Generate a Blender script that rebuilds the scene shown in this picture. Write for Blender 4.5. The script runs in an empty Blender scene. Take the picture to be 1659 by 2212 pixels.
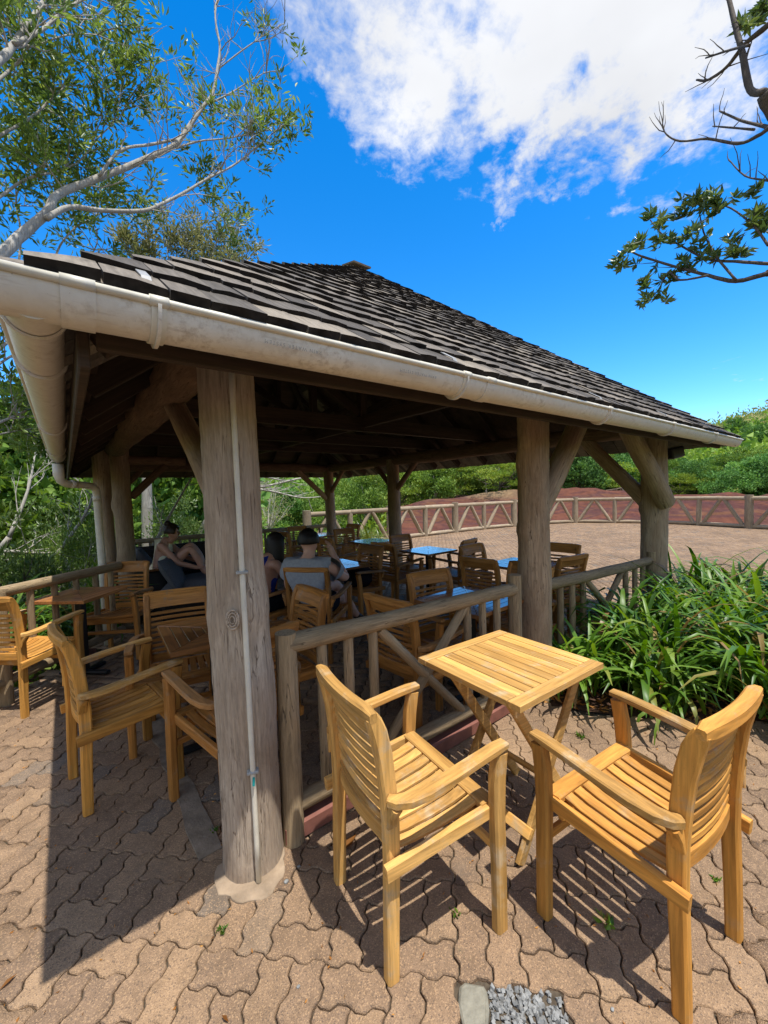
import bpy, math, random
import numpy as np
from mathutils import Vector, Matrix, Quaternion
random.seed(7)
RNG = np.random.default_rng(7)
SC = bpy.context.scene
COL = SC.collection
rad = math.radians

# ------------------------------------------------------------------ camera
F_PX, IMG_W, IMG_H = 876.0, 1659.0, 2212.0        # focal length in the measuring grid of the photograph
EYE = Vector((0.0, 0.0, 1.56))
PITCH, YAW, ROLL = 0.04791, rad(51.866), -0.030
_f = Vector((math.cos(YAW)*math.cos(PITCH), math.sin(YAW)*math.cos(PITCH), -math.sin(PITCH)))
_r = Vector((math.sin(YAW), -math.cos(YAW), 0)); _u = _r.cross(_f)
_r, _u = math.cos(ROLL)*_r + math.sin(ROLL)*_u, -math.sin(ROLL)*_r + math.cos(ROLL)*_u
cam_data = bpy.data.cameras.new('camera')
cam_data.sensor_fit = 'VERTICAL'; cam_data.sensor_height = 24.0; cam_data.lens = 24.0*F_PX/IMG_H
cam_data.clip_start = 0.05; cam_data.clip_end = 3000
cam = bpy.data.objects.new('camera', cam_data); COL.objects.link(cam)
cam.matrix_world = Matrix(((_r.x, _u.x, -_f.x, EYE.x), (_r.y, _u.y, -_f.y, EYE.y), (_r.z, _u.z, -_f.z, EYE.z), (0, 0, 0, 1)))
SC.camera = cam

# ------------------------------------------------------------------ sky, sun, exposure
SUN_AZ, SUN_EL = rad(-86.0), rad(72.5)
sun_dir = Vector((math.cos(SUN_AZ)*math.cos(SUN_EL), math.sin(SUN_AZ)*math.cos(SUN_EL), math.sin(SUN_EL)))
sl = bpy.data.lights.new('sun', 'SUN'); sl.energy = 2.7; sl.angle = rad(0.53); sl.color = (1.0, 0.965, 0.90)
so = bpy.data.objects.new('sun', sl); COL.objects.link(so)
so.rotation_mode = 'QUATERNION'; so.rotation_quaternion = sun_dir.to_track_quat('Z', 'Y')
so.location = (0, 0, 20)
SC.view_settings.view_transform = 'Standard'; SC.view_settings.look = 'None'
SC.view_settings.exposure = 1.16; SC.view_settings.gamma = 1.0; SC.view_settings.use_curve_mapping = False
SC.render.film_transparent = False
try:
    SC.cycles.max_bounces = 8; SC.cycles.diffuse_bounces = 5; SC.cycles.transparent_max_bounces = 8
    SC.cycles.use_denoising = True
except Exception: pass

W = bpy.data.worlds.new('World'); SC.world = W; W.use_nodes = True
nt = W.node_tree; nt.nodes.clear()
def N(nt, t, **kw):
    n = nt.nodes.new(t)
    for k, v in kw.items():
        if k.startswith('i_'): n.inputs[k[2:].replace('_', ' ')].default_value = v
        else: setattr(n, k, v)
    return n
def L(nt, a, b): nt.links.new(a, b)
def sky_dir(px, py):
    d = _r*((px-IMG_W/2)/F_PX) + _u*((IMG_H/2-py)/F_PX) + _f
    return d.normalized()
def build_world():
    out = N(nt, 'ShaderNodeOutputWorld'); bg = N(nt, 'ShaderNodeBackground')
    sky = N(nt, 'ShaderNodeTexSky'); sky.sky_type = 'NISHITA'; sky.sun_disc = False
    sky.sun_elevation = SUN_EL; sky.sun_rotation = math.atan2(sun_dir.x, sun_dir.y)
    sky.air_density = 1.0; sky.dust_density = 0.0; sky.ozone_density = 2.0; sky.altitude = 2200
    hs = N(nt, 'ShaderNodeHueSaturation'); hs.inputs['Saturation'].default_value = SKY_SAT; hs.inputs['Hue'].default_value = .501; hs.inputs['Value'].default_value = SKY_VAL
    L(nt, sky.outputs[0], hs.inputs['Color'])
    tc = N(nt, 'ShaderNodeTexCoord')
    # cloud coordinates: where the line of sight meets a flat cloud layer overhead
    sep = N(nt, 'ShaderNodeSeparateXYZ'); L(nt, tc.outputs['Generated'], sep.inputs[0])
    mx = N(nt, 'ShaderNodeMath', operation='MAXIMUM'); L(nt, sep.outputs['Z'], mx.inputs[0]); mx.inputs[1].default_value = 0.05
    dv = N(nt, 'ShaderNodeVectorMath', operation='DIVIDE'); L(nt, tc.outputs['Generated'], dv.inputs[0])
    cb = N(nt, 'ShaderNodeCombineXYZ')
    for i in range(3): L(nt, mx.outputs[0], cb.inputs[i])
    L(nt, cb.outputs[0], dv.inputs[1])
    def noise(scale, detail, rough, off, dist=0.0):
        mp = N(nt, 'ShaderNodeVectorMath', operation='ADD'); L(nt, dv.outputs[0], mp.inputs[0]); mp.inputs[1].default_value = off
        n = N(nt, 'ShaderNodeTexNoise'); n.inputs['Scale'].default_value = scale; n.inputs['Detail'].default_value = detail
        n.inputs['Roughness'].default_value = rough; n.inputs['Distortion'].default_value = dist
        L(nt, mp.outputs[0], n.inputs['Vector']); return n.outputs['Fac']
    big = noise(4.2, 12, 0.62, (1.3, 4.1, 0), 0.3); fine = noise(13.0, 10, 0.62, (7.7, 2.2, 0), 0.4); soft = noise(1.7, 4, 0.5, (3.1, 9.2, 0))
    # ragged edges: the line of sight is warped by turbulence before the cores are measured
    wn = N(nt, 'ShaderNodeTexNoise'); wn.inputs['Scale'].default_value = 5.5; wn.inputs['Detail'].default_value = 9; wn.inputs['Roughness'].default_value = .62; L(nt, tc.outputs['Generated'], wn.inputs['Vector'])
    w1 = N(nt, 'ShaderNodeVectorMath', operation='SUBTRACT'); L(nt, wn.outputs['Color'], w1.inputs[0]); w1.inputs[1].default_value = (.5, .5, .5)
    w2 = N(nt, 'ShaderNodeVectorMath', operation='SCALE'); L(nt, w1.outputs[0], w2.inputs[0]); w2.inputs['Scale'].default_value = .42
    w3 = N(nt, 'ShaderNodeVectorMath', operation='ADD'); L(nt, tc.outputs['Generated'], w3.inputs[0]); L(nt, w2.outputs[0], w3.inputs[1])
    w4 = N(nt, 'ShaderNodeVectorMath', operation='NORMALIZE'); L(nt, w3.outputs[0], w4.inputs[0])
    # cloud cores: direction, angular radius, weight
    total = None
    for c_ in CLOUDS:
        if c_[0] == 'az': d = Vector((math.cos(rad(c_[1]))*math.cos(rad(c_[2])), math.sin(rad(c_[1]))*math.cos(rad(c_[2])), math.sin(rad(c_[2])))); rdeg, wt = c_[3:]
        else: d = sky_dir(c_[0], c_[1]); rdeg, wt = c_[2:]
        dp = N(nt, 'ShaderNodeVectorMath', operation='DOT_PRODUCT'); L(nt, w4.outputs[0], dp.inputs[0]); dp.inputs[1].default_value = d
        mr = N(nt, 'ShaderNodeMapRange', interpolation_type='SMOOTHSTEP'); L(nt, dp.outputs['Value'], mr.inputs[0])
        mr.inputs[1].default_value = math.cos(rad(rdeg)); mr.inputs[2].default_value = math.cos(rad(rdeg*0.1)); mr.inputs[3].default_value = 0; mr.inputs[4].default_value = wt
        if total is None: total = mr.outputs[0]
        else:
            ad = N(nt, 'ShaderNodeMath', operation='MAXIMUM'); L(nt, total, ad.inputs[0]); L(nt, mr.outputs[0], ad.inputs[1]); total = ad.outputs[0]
    # density = mask + noise - threshold
    a1 = N(nt, 'ShaderNodeMath', operation='MULTIPLY_ADD'); L(nt, big, a1.inputs[0]); a1.inputs[1].default_value = 1.5; L(nt, total, a1.inputs[2])
    a2 = N(nt, 'ShaderNodeMath', operation='MULTIPLY_ADD'); L(nt, fine, a2.inputs[0]); a2.inputs[1].default_value = 0.75; L(nt, a1.outputs[0], a2.inputs[2])
    dens = N(nt, 'ShaderNodeMapRange', interpolation_type='SMOOTHSTEP'); L(nt, a2.outputs[0], dens.inputs[0])
    dens.inputs[1].default_value = 1.50; dens.inputs[2].default_value = 2.12; dens.inputs[3].default_value = 0; dens.inputs[4].default_value = 0.98
    # cloud brightness: thick parts a little greyer
    cr = N(nt, 'ShaderNodeMapRange'); L(nt, soft, cr.inputs[0]); cr.inputs[1].default_value = 0.3; cr.inputs[2].default_value = 0.7; cr.inputs[3].default_value = 0.82; cr.inputs[4].default_value = 1.06
    cc = N(nt, 'ShaderNodeMix', data_type='RGBA', blend_type='MULTIPLY'); cc.inputs['Factor'].default_value = 1.0
    cc.inputs[6].default_value = CLOUD_COL; L(nt, cr.outputs[0], cc.inputs[7])
    mix = N(nt, 'ShaderNodeMix', data_type='RGBA'); L(nt, dens.outputs[0], mix.inputs['Factor']); L(nt, hs.outputs[0], mix.inputs[6]); L(nt, cc.outputs[2], mix.inputs[7])
    L(nt, mix.outputs[2], bg.inputs['Color']); bg.inputs['Strength'].default_value = SKY_STR
    L(nt, bg.outputs[0], out.inputs[0])
SKY_STR, SKY_SAT, SKY_VAL = 0.15, 1.40, 1.0
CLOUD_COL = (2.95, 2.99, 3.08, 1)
CLOUDS = [(1200, 0, 16, 1.12), (1370, 70, 12.5, 1.05), (1140, 130, 10, .85), (1020, 20, 9.5, .8), (1320, 220, 9.5, 0.78), (1250, 330, 7, 0.62),
          (690, 40, 8, 0.70), (760, 150, 7.5, 0.62), (640, 10, 6, 0.55), (880, 335, 5.5, 0.62), (962, 345, 4.0, 0.60), (800, 240, 6, 0.56), (1140, 400, 3, 0.5),
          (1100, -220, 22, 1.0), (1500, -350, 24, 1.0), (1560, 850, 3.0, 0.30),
          # unseen clouds added round the rest of the sky to whiten the fill light
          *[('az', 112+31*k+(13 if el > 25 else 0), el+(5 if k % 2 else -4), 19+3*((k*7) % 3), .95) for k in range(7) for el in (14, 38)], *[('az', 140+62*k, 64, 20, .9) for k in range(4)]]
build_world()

# ------------------------------------------------------------------ object helpers
WM = {}          # world matrices kept by hand (no depsgraph needed)
def at(px, py, D):      # a point D metres away (level distance) in the direction of a spot in the photograph; used while laying out trees
    d = _r*((px-IMG_W/2)/F_PX) + _u*((IMG_H/2-py)/F_PX) + _f
    return EYE + d*(D/math.hypot(d.x, d.y))
def put(o, parent=None, M=None):
    COL.objects.link(o)
    M = M if M is not None else Matrix.Identity(4)
    WM[o.name] = M.copy()
    if parent is not None:
        o.parent = parent
        o.matrix_local = WM[parent.name].inverted() @ M
    else: o.matrix_local = M
    return o
def thing(name, label, cat, loc=(0, 0, 0), rz=0.0, group=None):
    o = bpy.data.objects.new(name, None); o.empty_display_size = 0.1
    put(o, None, Matrix.Translation(loc) @ Matrix.Rotation(rz, 4, 'Z'))
    o['label'] = label; o['category'] = cat
    if group: o['group'] = group
    return o
def tag(o, label=None, cat=None, group=None, kind=None):
    if label: o['label'] = label
    if cat: o['category'] = cat
    if group: o['group'] = group
    if kind: o['kind'] = kind
    return o
class MB:
    """collects geometry for ONE mesh"""
    def __init__(s): s.v = []; s.f = []
    def add(s, v, f):
        b = len(s.v); s.v += [tuple(p) for p in v]; s.f += [tuple(i+b for i in q) for q in f]; return s
    def box(s, c, size, M=None, bev=0.0):
        x, y, z = (d/2 for d in size)
        if bev <= 0:
            v = [Vector((sx*x, sy*y, sz*z)) for sz in (-1, 1) for sy in (-1, 1) for sx in (-1, 1)]
            f = [(0, 2, 3, 1), (4, 5, 7, 6), (0, 1, 5, 4), (2, 6, 7, 3), (0, 4, 6, 2), (1, 3, 7, 5)]
        else:
            b = min(bev, x*.9, y*.9, z*.9); v = []; f = []
            ring = lambda zz, i: [Vector((sx, sy, zz)) for sx, sy in ((-x+b, -y+i), (x-b, -y+i), (x-i, -y+b), (x-i, y-b), (x-b, y-i), (-x+b, y-i), (-x+i, y-b), (-x+i, -y+b))]
            for zz, i in ((-z, b), (-z+b, 0), (z-b, 0), (z, b)): v += ring(zz, i*0.999)
            for k in range(3):
                for j in range(8): f.append((k*8+j, k*8+(j+1) % 8, k*8+8+(j+1) % 8, k*8+8+j))
            f.append(tuple(range(7, -1, -1))); f.append(tuple(range(24, 32)))
        c = Vector(c)
        return s.add([(M @ p if M else p)+c for p in v], f)
    def sweep(s, pts, w, t, up=(0, 0, 1), cap=True):
        """rectangular section (w sideways, t along 'up') swept along pts; w,t may be lists"""
        pts = [Vector(p) for p in pts]; n = len(pts); up = Vector(up); v = []; f = []
        for i, p in enumerate(pts):
            d = (pts[min(i+1, n-1)]-pts[max(i-1, 0)]).normalized(); sd = d.cross(up).normalized(); nn = sd.cross(d).normalized()
            ww = (w[i] if isinstance(w, (list, tuple)) else w)/2; tt = (t[i] if isinstance(t, (list, tuple)) else t)/2
            b = min(ww, tt)*0.35
            for a, c in ((-ww+b, -tt), (ww-b, -tt), (ww, -tt+b), (ww, tt-b), (ww-b, tt), (-ww+b, tt), (-ww, tt-b), (-ww, -tt+b)): v.append(p+sd*a+nn*c)
        for i in range(n-1):
            for j in range(8): f.append((i*8+j, i*8+8+j, i*8+8+(j+1) % 8, i*8+(j+1) % 8))
        if cap: f.append(tuple(range(8))); f.append(tuple(range((n-1)*8+7, (n-1)*8-1, -1)))
        return s.add(v, f)
    def tube(s, pts, r, n=8, cap=True, rough=0.0, rnd=None):
        pts = [Vector(p) for p in pts]; m = len(pts); v = []; f = []
        rs = r if isinstance(r, (list, tuple)) else [r]*m
        d0 = (pts[1]-pts[0]).normalized(); a = Vector((0, 0, 1)) if abs(d0.z) < .9 else Vector((1, 0, 0)); sd = d0.cross(a).normalized()
        for i, p in enumerate(pts):
            d = (pts[min(i+1, m-1)]-pts[max(i-1, 0)]).normalized()
            sd = (sd-d*sd.dot(d)).normalized(); nn = d.cross(sd)
            for j in range(n):
                an = 2*math.pi*j/n; k = rs[i]*(1+(rnd.uniform(-rough, rough) if rnd else 0))
                v.append(p+(sd*math.cos(an)+nn*math.sin(an))*k)
        for i in range(m-1):
            for j in range(n): f.append((i*n+j, i*n+(j+1) % n, (i+1)*n+(j+1) % n, (i+1)*n+j))
        if cap: f.append(tuple(range(n-1, -1, -1))); f.append(tuple(range((m-1)*n, m*n)))
        return s.add(v, f)
    def mesh(s, name='mesh', smooth=False):
        me = bpy.data.meshes.new(name); me.from_pydata(s.v, [], s.f); me.update()
        if smooth: me.shade_smooth()
        return me
    def build(s, name, mat, parent=None, M=None, smooth=False, local=False):
        """vertices are in world coordinates unless local; then M places them"""
        me = s.mesh(name, smooth)
        me.materials.append(mat)
        o = bpy.data.objects.new(name, me)
        if not local and M is None and parent is not None:
            base = Matrix.Translation(WM[parent.name].to_translation()); me.transform(base.inverted()); M = base
        return put(o, parent, M)
def rough_obj(name, me, mat, parent=None, M=None):
    if not me.materials: me.materials.append(mat)
    return put(bpy.data.objects.new(name, me), parent, M)
def smooth_angle(me, deg=40):
    try:
        me.shade_smooth(); me.set_sharp_from_angle(angle=rad(deg))
    except Exception: pass
def np_mesh(name, v, faces4=None, faces3=None):
    me = bpy.data.meshes.new(name)
    v = np.asarray(v, np.float32); nf4 = 0 if faces4 is None else len(faces4); nf3 = 0 if faces3 is None else len(faces3)
    me.vertices.add(len(v)); me.vertices.foreach_set('co', v.ravel())
    loops = []; starts = []
    if nf4: loops.append(np.asarray(faces4, np.int32).ravel())
    if nf3: loops.append(np.asarray(faces3, np.int32).ravel())
    lp = np.concatenate(loops); me.loops.add(len(lp)); me.loops.foreach_set('vertex_index', lp)
    st = np.concatenate([np.arange(nf4)*4, nf4*4+np.arange(nf3)*3]).astype(np.int32)
    me.polygons.add(nf4+nf3); me.polygons.foreach_set('loop_start', st)
    me.update(calc_edges=True); me.validate()
    return me

# ------------------------------------------------------------------ materials
def new_mat(name):
    m = bpy.data.materials.new(name); m.use_nodes = True; t = m.node_tree; t.nodes.clear()
    out = N(t, 'ShaderNodeOutputMaterial'); b = N(t, 'ShaderNodeBsdfPrincipled'); L(t, b.outputs[0], out.inputs[0])
    return m, t, b, out
def ramp(t, fac, stops, interp='LINEAR'):
    r = N(t, 'ShaderNodeValToRGB'); r.color_ramp.interpolation = interp; e = r.color_ramp.elements
    while len(e) < len(stops): e.new(0.5)
    for k, (p, c) in enumerate(stops): e[k].position = p; e[k].color = (c[0], c[1], c[2], 1)
    L(t, fac, r.inputs[0]); return r.outputs[0]
def coords(t, scale=(1, 1, 1), rnd=True, kind='Object'):
    tc = N(t, 'ShaderNodeTexCoord'); mp = N(t, 'ShaderNodeMapping'); mp.inputs['Scale'].default_value = scale
    L(t, tc.outputs[kind], mp.inputs[0])
    if not rnd: return mp.outputs[0], None
    oi = N(t, 'ShaderNodeObjectInfo'); ml = N(t, 'ShaderNodeMath', operation='MULTIPLY'); L(t, oi.outputs['Random'], ml.inputs[0]); ml.inputs[1].default_value = 37.0
    ad = N(t, 'ShaderNodeVectorMath', operation='ADD'); L(t, mp.outputs[0], ad.inputs[0]); L(t, ml.outputs[0], ad.inputs[1])
    return ad.outputs[0], oi.outputs['Random']
def noise(t, vec, scale, detail=4, rough=0.55, dist=0.0):
    n = N(t, 'ShaderNodeTexNoise'); n.inputs['Scale'].default_value = scale; n.inputs['Detail'].default_value = detail
    n.inputs['Roughness'].default_value = rough; n.inputs['Distortion'].default_value = dist; L(t, vec, n.inputs['Vector']); return n.outputs['Fac']
def mixc(t, fac, a, b, blend='MIX'):
    m = N(t, 'ShaderNodeMix', data_type='RGBA', blend_type=blend)
    for i, x in ((0, fac), (6, a), (7, b)):
        if isinstance(x, (int, float)): m.inputs[i].default_value = x
        elif isinstance(x, tuple): m.inputs[i].default_value = (x[0], x[1], x[2], 1)
        else: L(t, x, m.inputs[i])
    return m.outputs[2]
def maprange(t, x, a, b, c, d, smooth=False):
    m = N(t, 'ShaderNodeMapRange'); m.interpolation_type = 'SMOOTHSTEP' if smooth else 'LINEAR'; L(t, x, m.inputs[0])
    for i, q in enumerate((a, b, c, d)): m.inputs[i+1].default_value = q
    return m.outputs[0]
def bump(t, b, h, strength, dist):
    n = N(t, 'ShaderNodeBump'); n.inputs['Strength'].default_value = strength; n.inputs['Distance'].default_value = dist
    L(t, h, n.inputs['Height']); L(t, n.outputs[0], b.inputs['Normal'])
GR = {'x': (0.06, 1, 1), 'y': (1, 0.06, 1), 'z': (1, 1, 0.06)}
def wood(name, axis, c_lo, c_hi, weather=0.0, c_weather=(.34, .29, .23), rough=0.66, grain=70, var=0.34, coat=0.0, bumps=0.25):
    m, t, b, out = new_mat(name)
    vec, rn = coords(t, GR[axis])
    g = noise(t, vec, grain, 6, 0.6, 0.4); broad = noise(t, vec, grain*0.16, 3, 0.5, 0.8)
    base = ramp(t, broad, [(0.3, c_lo), (0.72, c_hi)])
    fine = maprange(t, g, 0.3, 0.7, 0.60, 1.18)
    col = mixc(t, 1.0, base, fine, 'MULTIPLY')
    dull = maprange(t, rn, 0, 1, 1-var, 1+var*0.6); col = mixc(t, 1.0, col, dull, 'MULTIPLY')
    if weather > 0:
        v2, _ = coords(t, (1, 1, 1)); wn = noise(t, v2, 9, 5, 0.65)
        wf = maprange(t, wn, 0.62-weather*0.35, 0.78-weather*0.2, 0, 0.85, True)
        col = mixc(t, wf, col, mixc(t, 1.0, c_weather, fine, 'MULTIPLY'))
        sp = noise(t, v2, 160, 2, 0.6); sf = maprange(t, sp, 0.66, 0.72, 0, 0.6*min(1, weather*1.6)); col = mixc(t, sf, col, (0.05, 0.04, 0.03))
    L(t, col, b.inputs['Base Color']); b.inputs['Roughness'].default_value = rough
    b.inputs['Specular IOR Level'].default_value = 0.28
    if coat: b.inputs['Coat Weight'].default_value = coat; b.inputs['Coat Roughness'].default_value = 0.06; b.inputs['Coat IOR'].default_value = 1.6
    bump(t, b, g, bumps, 0.002)
    return m
M = {}
for ax in 'xyz':
    M['teak_'+ax] = wood('teak_'+ax, ax, (.50, .215, .038), (.68, .335, .070), 0.20, (.46, .30, .15))            # golden oiled garden-chair teak
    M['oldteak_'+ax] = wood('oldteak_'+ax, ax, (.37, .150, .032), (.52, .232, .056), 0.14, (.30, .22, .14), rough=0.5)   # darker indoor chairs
    M['paleteak_'+ax] = wood('paleteak_'+ax, ax, (.57, .295, .075), (.74, .43, .135), 0.26, (.54, .40, .24))
M['armteak'] = wood('armteak', 'y', (.52, .265, .065), (.68, .385, .115), 0.40, (.52, .39, .24))
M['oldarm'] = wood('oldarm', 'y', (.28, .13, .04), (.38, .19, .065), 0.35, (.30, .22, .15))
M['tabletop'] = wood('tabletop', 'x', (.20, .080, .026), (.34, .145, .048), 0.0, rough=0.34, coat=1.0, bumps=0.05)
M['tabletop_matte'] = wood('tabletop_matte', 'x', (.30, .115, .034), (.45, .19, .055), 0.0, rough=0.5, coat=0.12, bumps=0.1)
M['tabletop_y'] = wood('tabletop_y', 'y', (.20, .080, .026), (.34, .145, .048), 0.0, rough=0.34, coat=1.0, bumps=0.05)
def log_mat(name, lo, hi, dark, stain=0.5, bark=0.0):
    m, t, b, out = new_mat(name)
    vec, rn = coords(t, (1, 1, 0.075)); v2, _ = coords(t, (1, 1, .45)); v3, _ = coords(t, (1, 1, 0.3))
    g = noise(t, vec, 95, 6, 0.7, 0.5); br = noise(t, v3, 7.0, 6, 0.65, 0.7); crack = noise(t, vec, 60, 4, 0.6, 1.0)
    col = ramp(t, br, [(0.28, lo), (0.70, hi)])
    col = mixc(t, 1.0, col, maprange(t, g, 0.3, 0.7, 0.62, 1.18), 'MULTIPLY')
    cf = maprange(t, crack, 0.30, 0.36, 0.75, 0.0); col = mixc(t, cf, col, dark)
    vc, _ = coords(t, (1, 1, .055)); cn = noise(t, vc, 26, 3, .55, .8); sb = N(t, 'ShaderNodeMath', operation='SUBTRACT'); L(t, cn, sb.inputs[0]); sb.inputs[1].default_value = .5
    ab = N(t, 'ShaderNodeMath', operation='ABSOLUTE'); L(t, sb.outputs[0], ab.inputs[0]); split = maprange(t, ab.outputs[0], .004, .014, .85, 0.0); gate = maprange(t, br, .45, .6, 0.0, 1.0)
    sg = N(t, 'ShaderNodeMath', operation='MULTIPLY'); L(t, split, sg.inputs[0]); L(t, gate, sg.inputs[1]); cfx = N(t, 'ShaderNodeMath', operation='MAXIMUM'); L(t, cf, cfx.inputs[0]); L(t, sg.outputs[0], cfx.inputs[1]); cf = cfx.outputs[0]
    col = mixc(t, sg.outputs[0], col, dark)
    st = noise(t, v2, 16, 6, 0.75); sf = maprange(t, st, 0.60, 0.74, 0, stain, True); col = mixc(t, sf, col, dark)
    col = mixc(t, 1.0, col, maprange(t, rn, 0, 1, .85, 1.12), 'MULTIPLY')
    L(t, col, b.inputs['Base Color']); b.inputs['Roughness'].default_value = 0.85; b.inputs['Specular IOR Level'].default_value = 0.2
    h = mixc(t, 0.5, g, st); h2 = mixc(t, cf, h, (0, 0, 0)); bump(t, b, h2, 0.6, 0.008)
    return m
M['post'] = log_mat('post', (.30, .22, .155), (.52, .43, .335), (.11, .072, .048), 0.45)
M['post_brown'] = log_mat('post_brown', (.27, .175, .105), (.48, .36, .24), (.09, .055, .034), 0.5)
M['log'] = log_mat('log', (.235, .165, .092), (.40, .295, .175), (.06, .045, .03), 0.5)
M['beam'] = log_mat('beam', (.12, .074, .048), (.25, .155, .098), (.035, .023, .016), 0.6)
M['fence'] = log_mat('fence', (.25, .185, .12), (.45, .36, .25), (.11, .08, .055), 0.5)
M['bark'] = log_mat('bark', (.32, .29, .24), (.58, .54, .47), (.10, .085, .07), 0.6)
M['bark_dark'] = log_mat('bark_dark', (.07, .055, .045), (.16, .13, .105), (.03, .025, .02), 0.6)
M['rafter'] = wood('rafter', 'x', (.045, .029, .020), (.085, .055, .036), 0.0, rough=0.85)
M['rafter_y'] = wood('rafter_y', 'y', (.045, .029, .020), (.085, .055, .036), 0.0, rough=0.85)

def shingle_mat():
    m, t, b, out = new_mat('shingle')
    tc = N(t, 'ShaderNodeTexCoord'); at_ = N(t, 'ShaderNodeAttribute'); at_.attribute_name = 'rnd'
    oi = N(t, 'ShaderNodeObjectInfo'); rs = N(t, 'ShaderNodeMath', operation='ADD'); L(t, at_.outputs['Fac'], rs.inputs[0]); L(t, oi.outputs['Random'], rs.inputs[1])
    fr = N(t, 'ShaderNodeMath', operation='FRACT'); L(t, rs.outputs[0], fr.inputs[0])
    mp = N(t, 'ShaderNodeMapping'); mp.inputs['Scale'].default_value = (1, .12, .12); L(t, tc.outputs['Object'], mp.inputs[0])
    ml = N(t, 'ShaderNodeMath', operation='MULTIPLY'); L(t, rs.outputs[0], ml.inputs[0]); ml.inputs[1].default_value = 31.0
    ad = N(t, 'ShaderNodeVectorMath', operation='ADD'); L(t, mp.outputs[0], ad.inputs[0]); L(t, ml.outputs[0], ad.inputs[1])
    g = noise(t, ad.outputs[0], 75, 5, 0.6); v2 = noise(t, tc.outputs['Object'], 6, 4, 0.6)
    base = ramp(t, fr.outputs[0], [(0.0, (.080, .071, .062)), (0.35, (.125, .110, .094)), (0.7, (.18, .155, .128)), (1.0, (.27, .23, .18))])
    col = mixc(t, 1.0, base, maprange(t, g, .3, .7, .68, 1.18), 'MULTIPLY')
    col = mixc(t, maprange(t, v2, .52, .7, 0, .6, True), col, (.055, .047, .04))
    L(t, col, b.inputs['Base Color']); b.inputs['Roughness'].default_value = .9; b.inputs['Specular IOR Level'].default_value = .12
    bump(t, b, g, .5, .004); return m
M['shingle'] = shingle_mat()
def shingle_butt():   # the sawn lower ends of the shakes, coloured near black
    m, t, b, out = new_mat('shingle_end'); v, rn = coords(t); n = noise(t, v, 30, 4, .6)
    L(t, ramp(t, n, [(.3, (.014, .012, .011)), (.7, (.04, .034, .03))]), b.inputs['Base Color']); b.inputs['Roughness'].default_value = .95; b.inputs['Specular IOR Level'].default_value = .1
    return m
M['shingle_end'] = shingle_butt()

def paver_mat(name, use_attr):
    m, t, b, out = new_mat(name)
    tc = N(t, 'ShaderNodeTexCoord'); geo = N(t, 'ShaderNodeNewGeometry')
    if use_attr: a = N(t, 'ShaderNodeAttribute'); a.attribute_name = 'rnd'; rn = a.outputs['Fac']
    else: a = N(t, 'ShaderNodeObjectInfo'); rn = a.outputs['Random']
    base = ramp(t, rn, [(0, (.190, .126, .082)), (.2, (.265, .174, .106)), (.4, (.215, .143, .092)), (.6, (.300, .196, .116)), (.8, (.245, .162, .102)), (.94, (.318, .212, .128)), (.97, (.195, .148, .108)), (1, (.18, .145, .112))])
    v = geo.outputs['Position']
    big = noise(t, v, 1.1, 4, .6); med = noise(t, v, 14, 5, .65); grit = N(t, 'ShaderNodeTexVoronoi'); grit.inputs['Scale'].default_value = 260; L(t, v, grit.inputs['Vector'])
    grn = noise(t, v, 330, 3, .7)
    col = mixc(t, 1.0, base, maprange(t, big, .3, .7, .80, 1.16), 'MULTIPLY')
    col = mixc(t, 1.0, col, maprange(t, med, .25, .75, .74, 1.22), 'MULTIPLY')
    col = mixc(t, 1.0, col, maprange(t, grn, .25, .75, .62, 1.36), 'MULTIPLY')
    sp = N(t, 'ShaderNodeSeparateColor'); L(t, grit.outputs['Color'], sp.inputs[0])
    col = mixc(t, maprange(t, sp.outputs[0], .80, .90, 0, .55), col, (.46, .30, .17))
    col = mixc(t, maprange(t, sp.outputs[1], .86, .94, 0, .6), col, (.10, .075, .06))
    gd = noise(t, v, 1.5, 7, .72); col = mixc(t, maprange(t, gd, .54, .70, 0, .55, True), col, (.15, .118, .092)); ms = noise(t, v, 3.7, 6, .75); col = mixc(t, maprange(t, ms, .62, .72, 0, .4, True), col, (.11, .115, .06))
    L(t, col, b.inputs['Base Color']); b.inputs['Roughness'].default_value = .92; b.inputs['Specular IOR Level'].default_value = .15
    h = mixc(t, .5, grn, grit.outputs['Distance']); bump(t, b, h, .9, .0035)
    return m
M['paver'] = paver_mat('paver', False); M['paver_field'] = paver_mat('paver_field', True)
def plain(name, col, rough=.6, spec=.3, var=.15, scale=8, metal=0, bmp=0.0, bs=60):
    m, t, b, out = new_mat(name); v, rn = coords(t); n = noise(t, v, scale, 5, .6)
    c = mixc(t, 1.0, col, maprange(t, n, .25, .75, 1-var, 1+var), 'MULTIPLY')
    L(t, c, b.inputs['Base Color']); b.inputs['Roughness'].default_value = rough; b.inputs['Specular IOR Level'].default_value = spec; b.inputs['Metallic'].default_value = metal
    if bmp: bump(t, b, noise(t, v, bs, 4, .6), bmp, .004)
    return m
def joint_mat():
    m, t, b, out = new_mat('joint'); geo = N(t, 'ShaderNodeNewGeometry'); v = geo.outputs['Position']; n = noise(t, v, 40, 5, .6); mo = noise(t, v, 1.6, 5, .65)
    col = ramp(t, n, [(.3, (.045, .036, .027)), (.7, (.12, .095, .068))]); col = mixc(t, maprange(t, mo, .54, .66, 0, .8, True), col, (.045, .060, .018))
    L(t, col, b.inputs['Base Color']); b.inputs['Roughness'].default_value = 1; b.inputs['Specular IOR Level'].default_value = .05; bump(t, b, n, .6, .004); return m
M['joint'] = joint_mat()
M['soil'] = plain('soil', (.075, .042, .028), .98, .05, .5, 22, bmp=.9)
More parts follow.
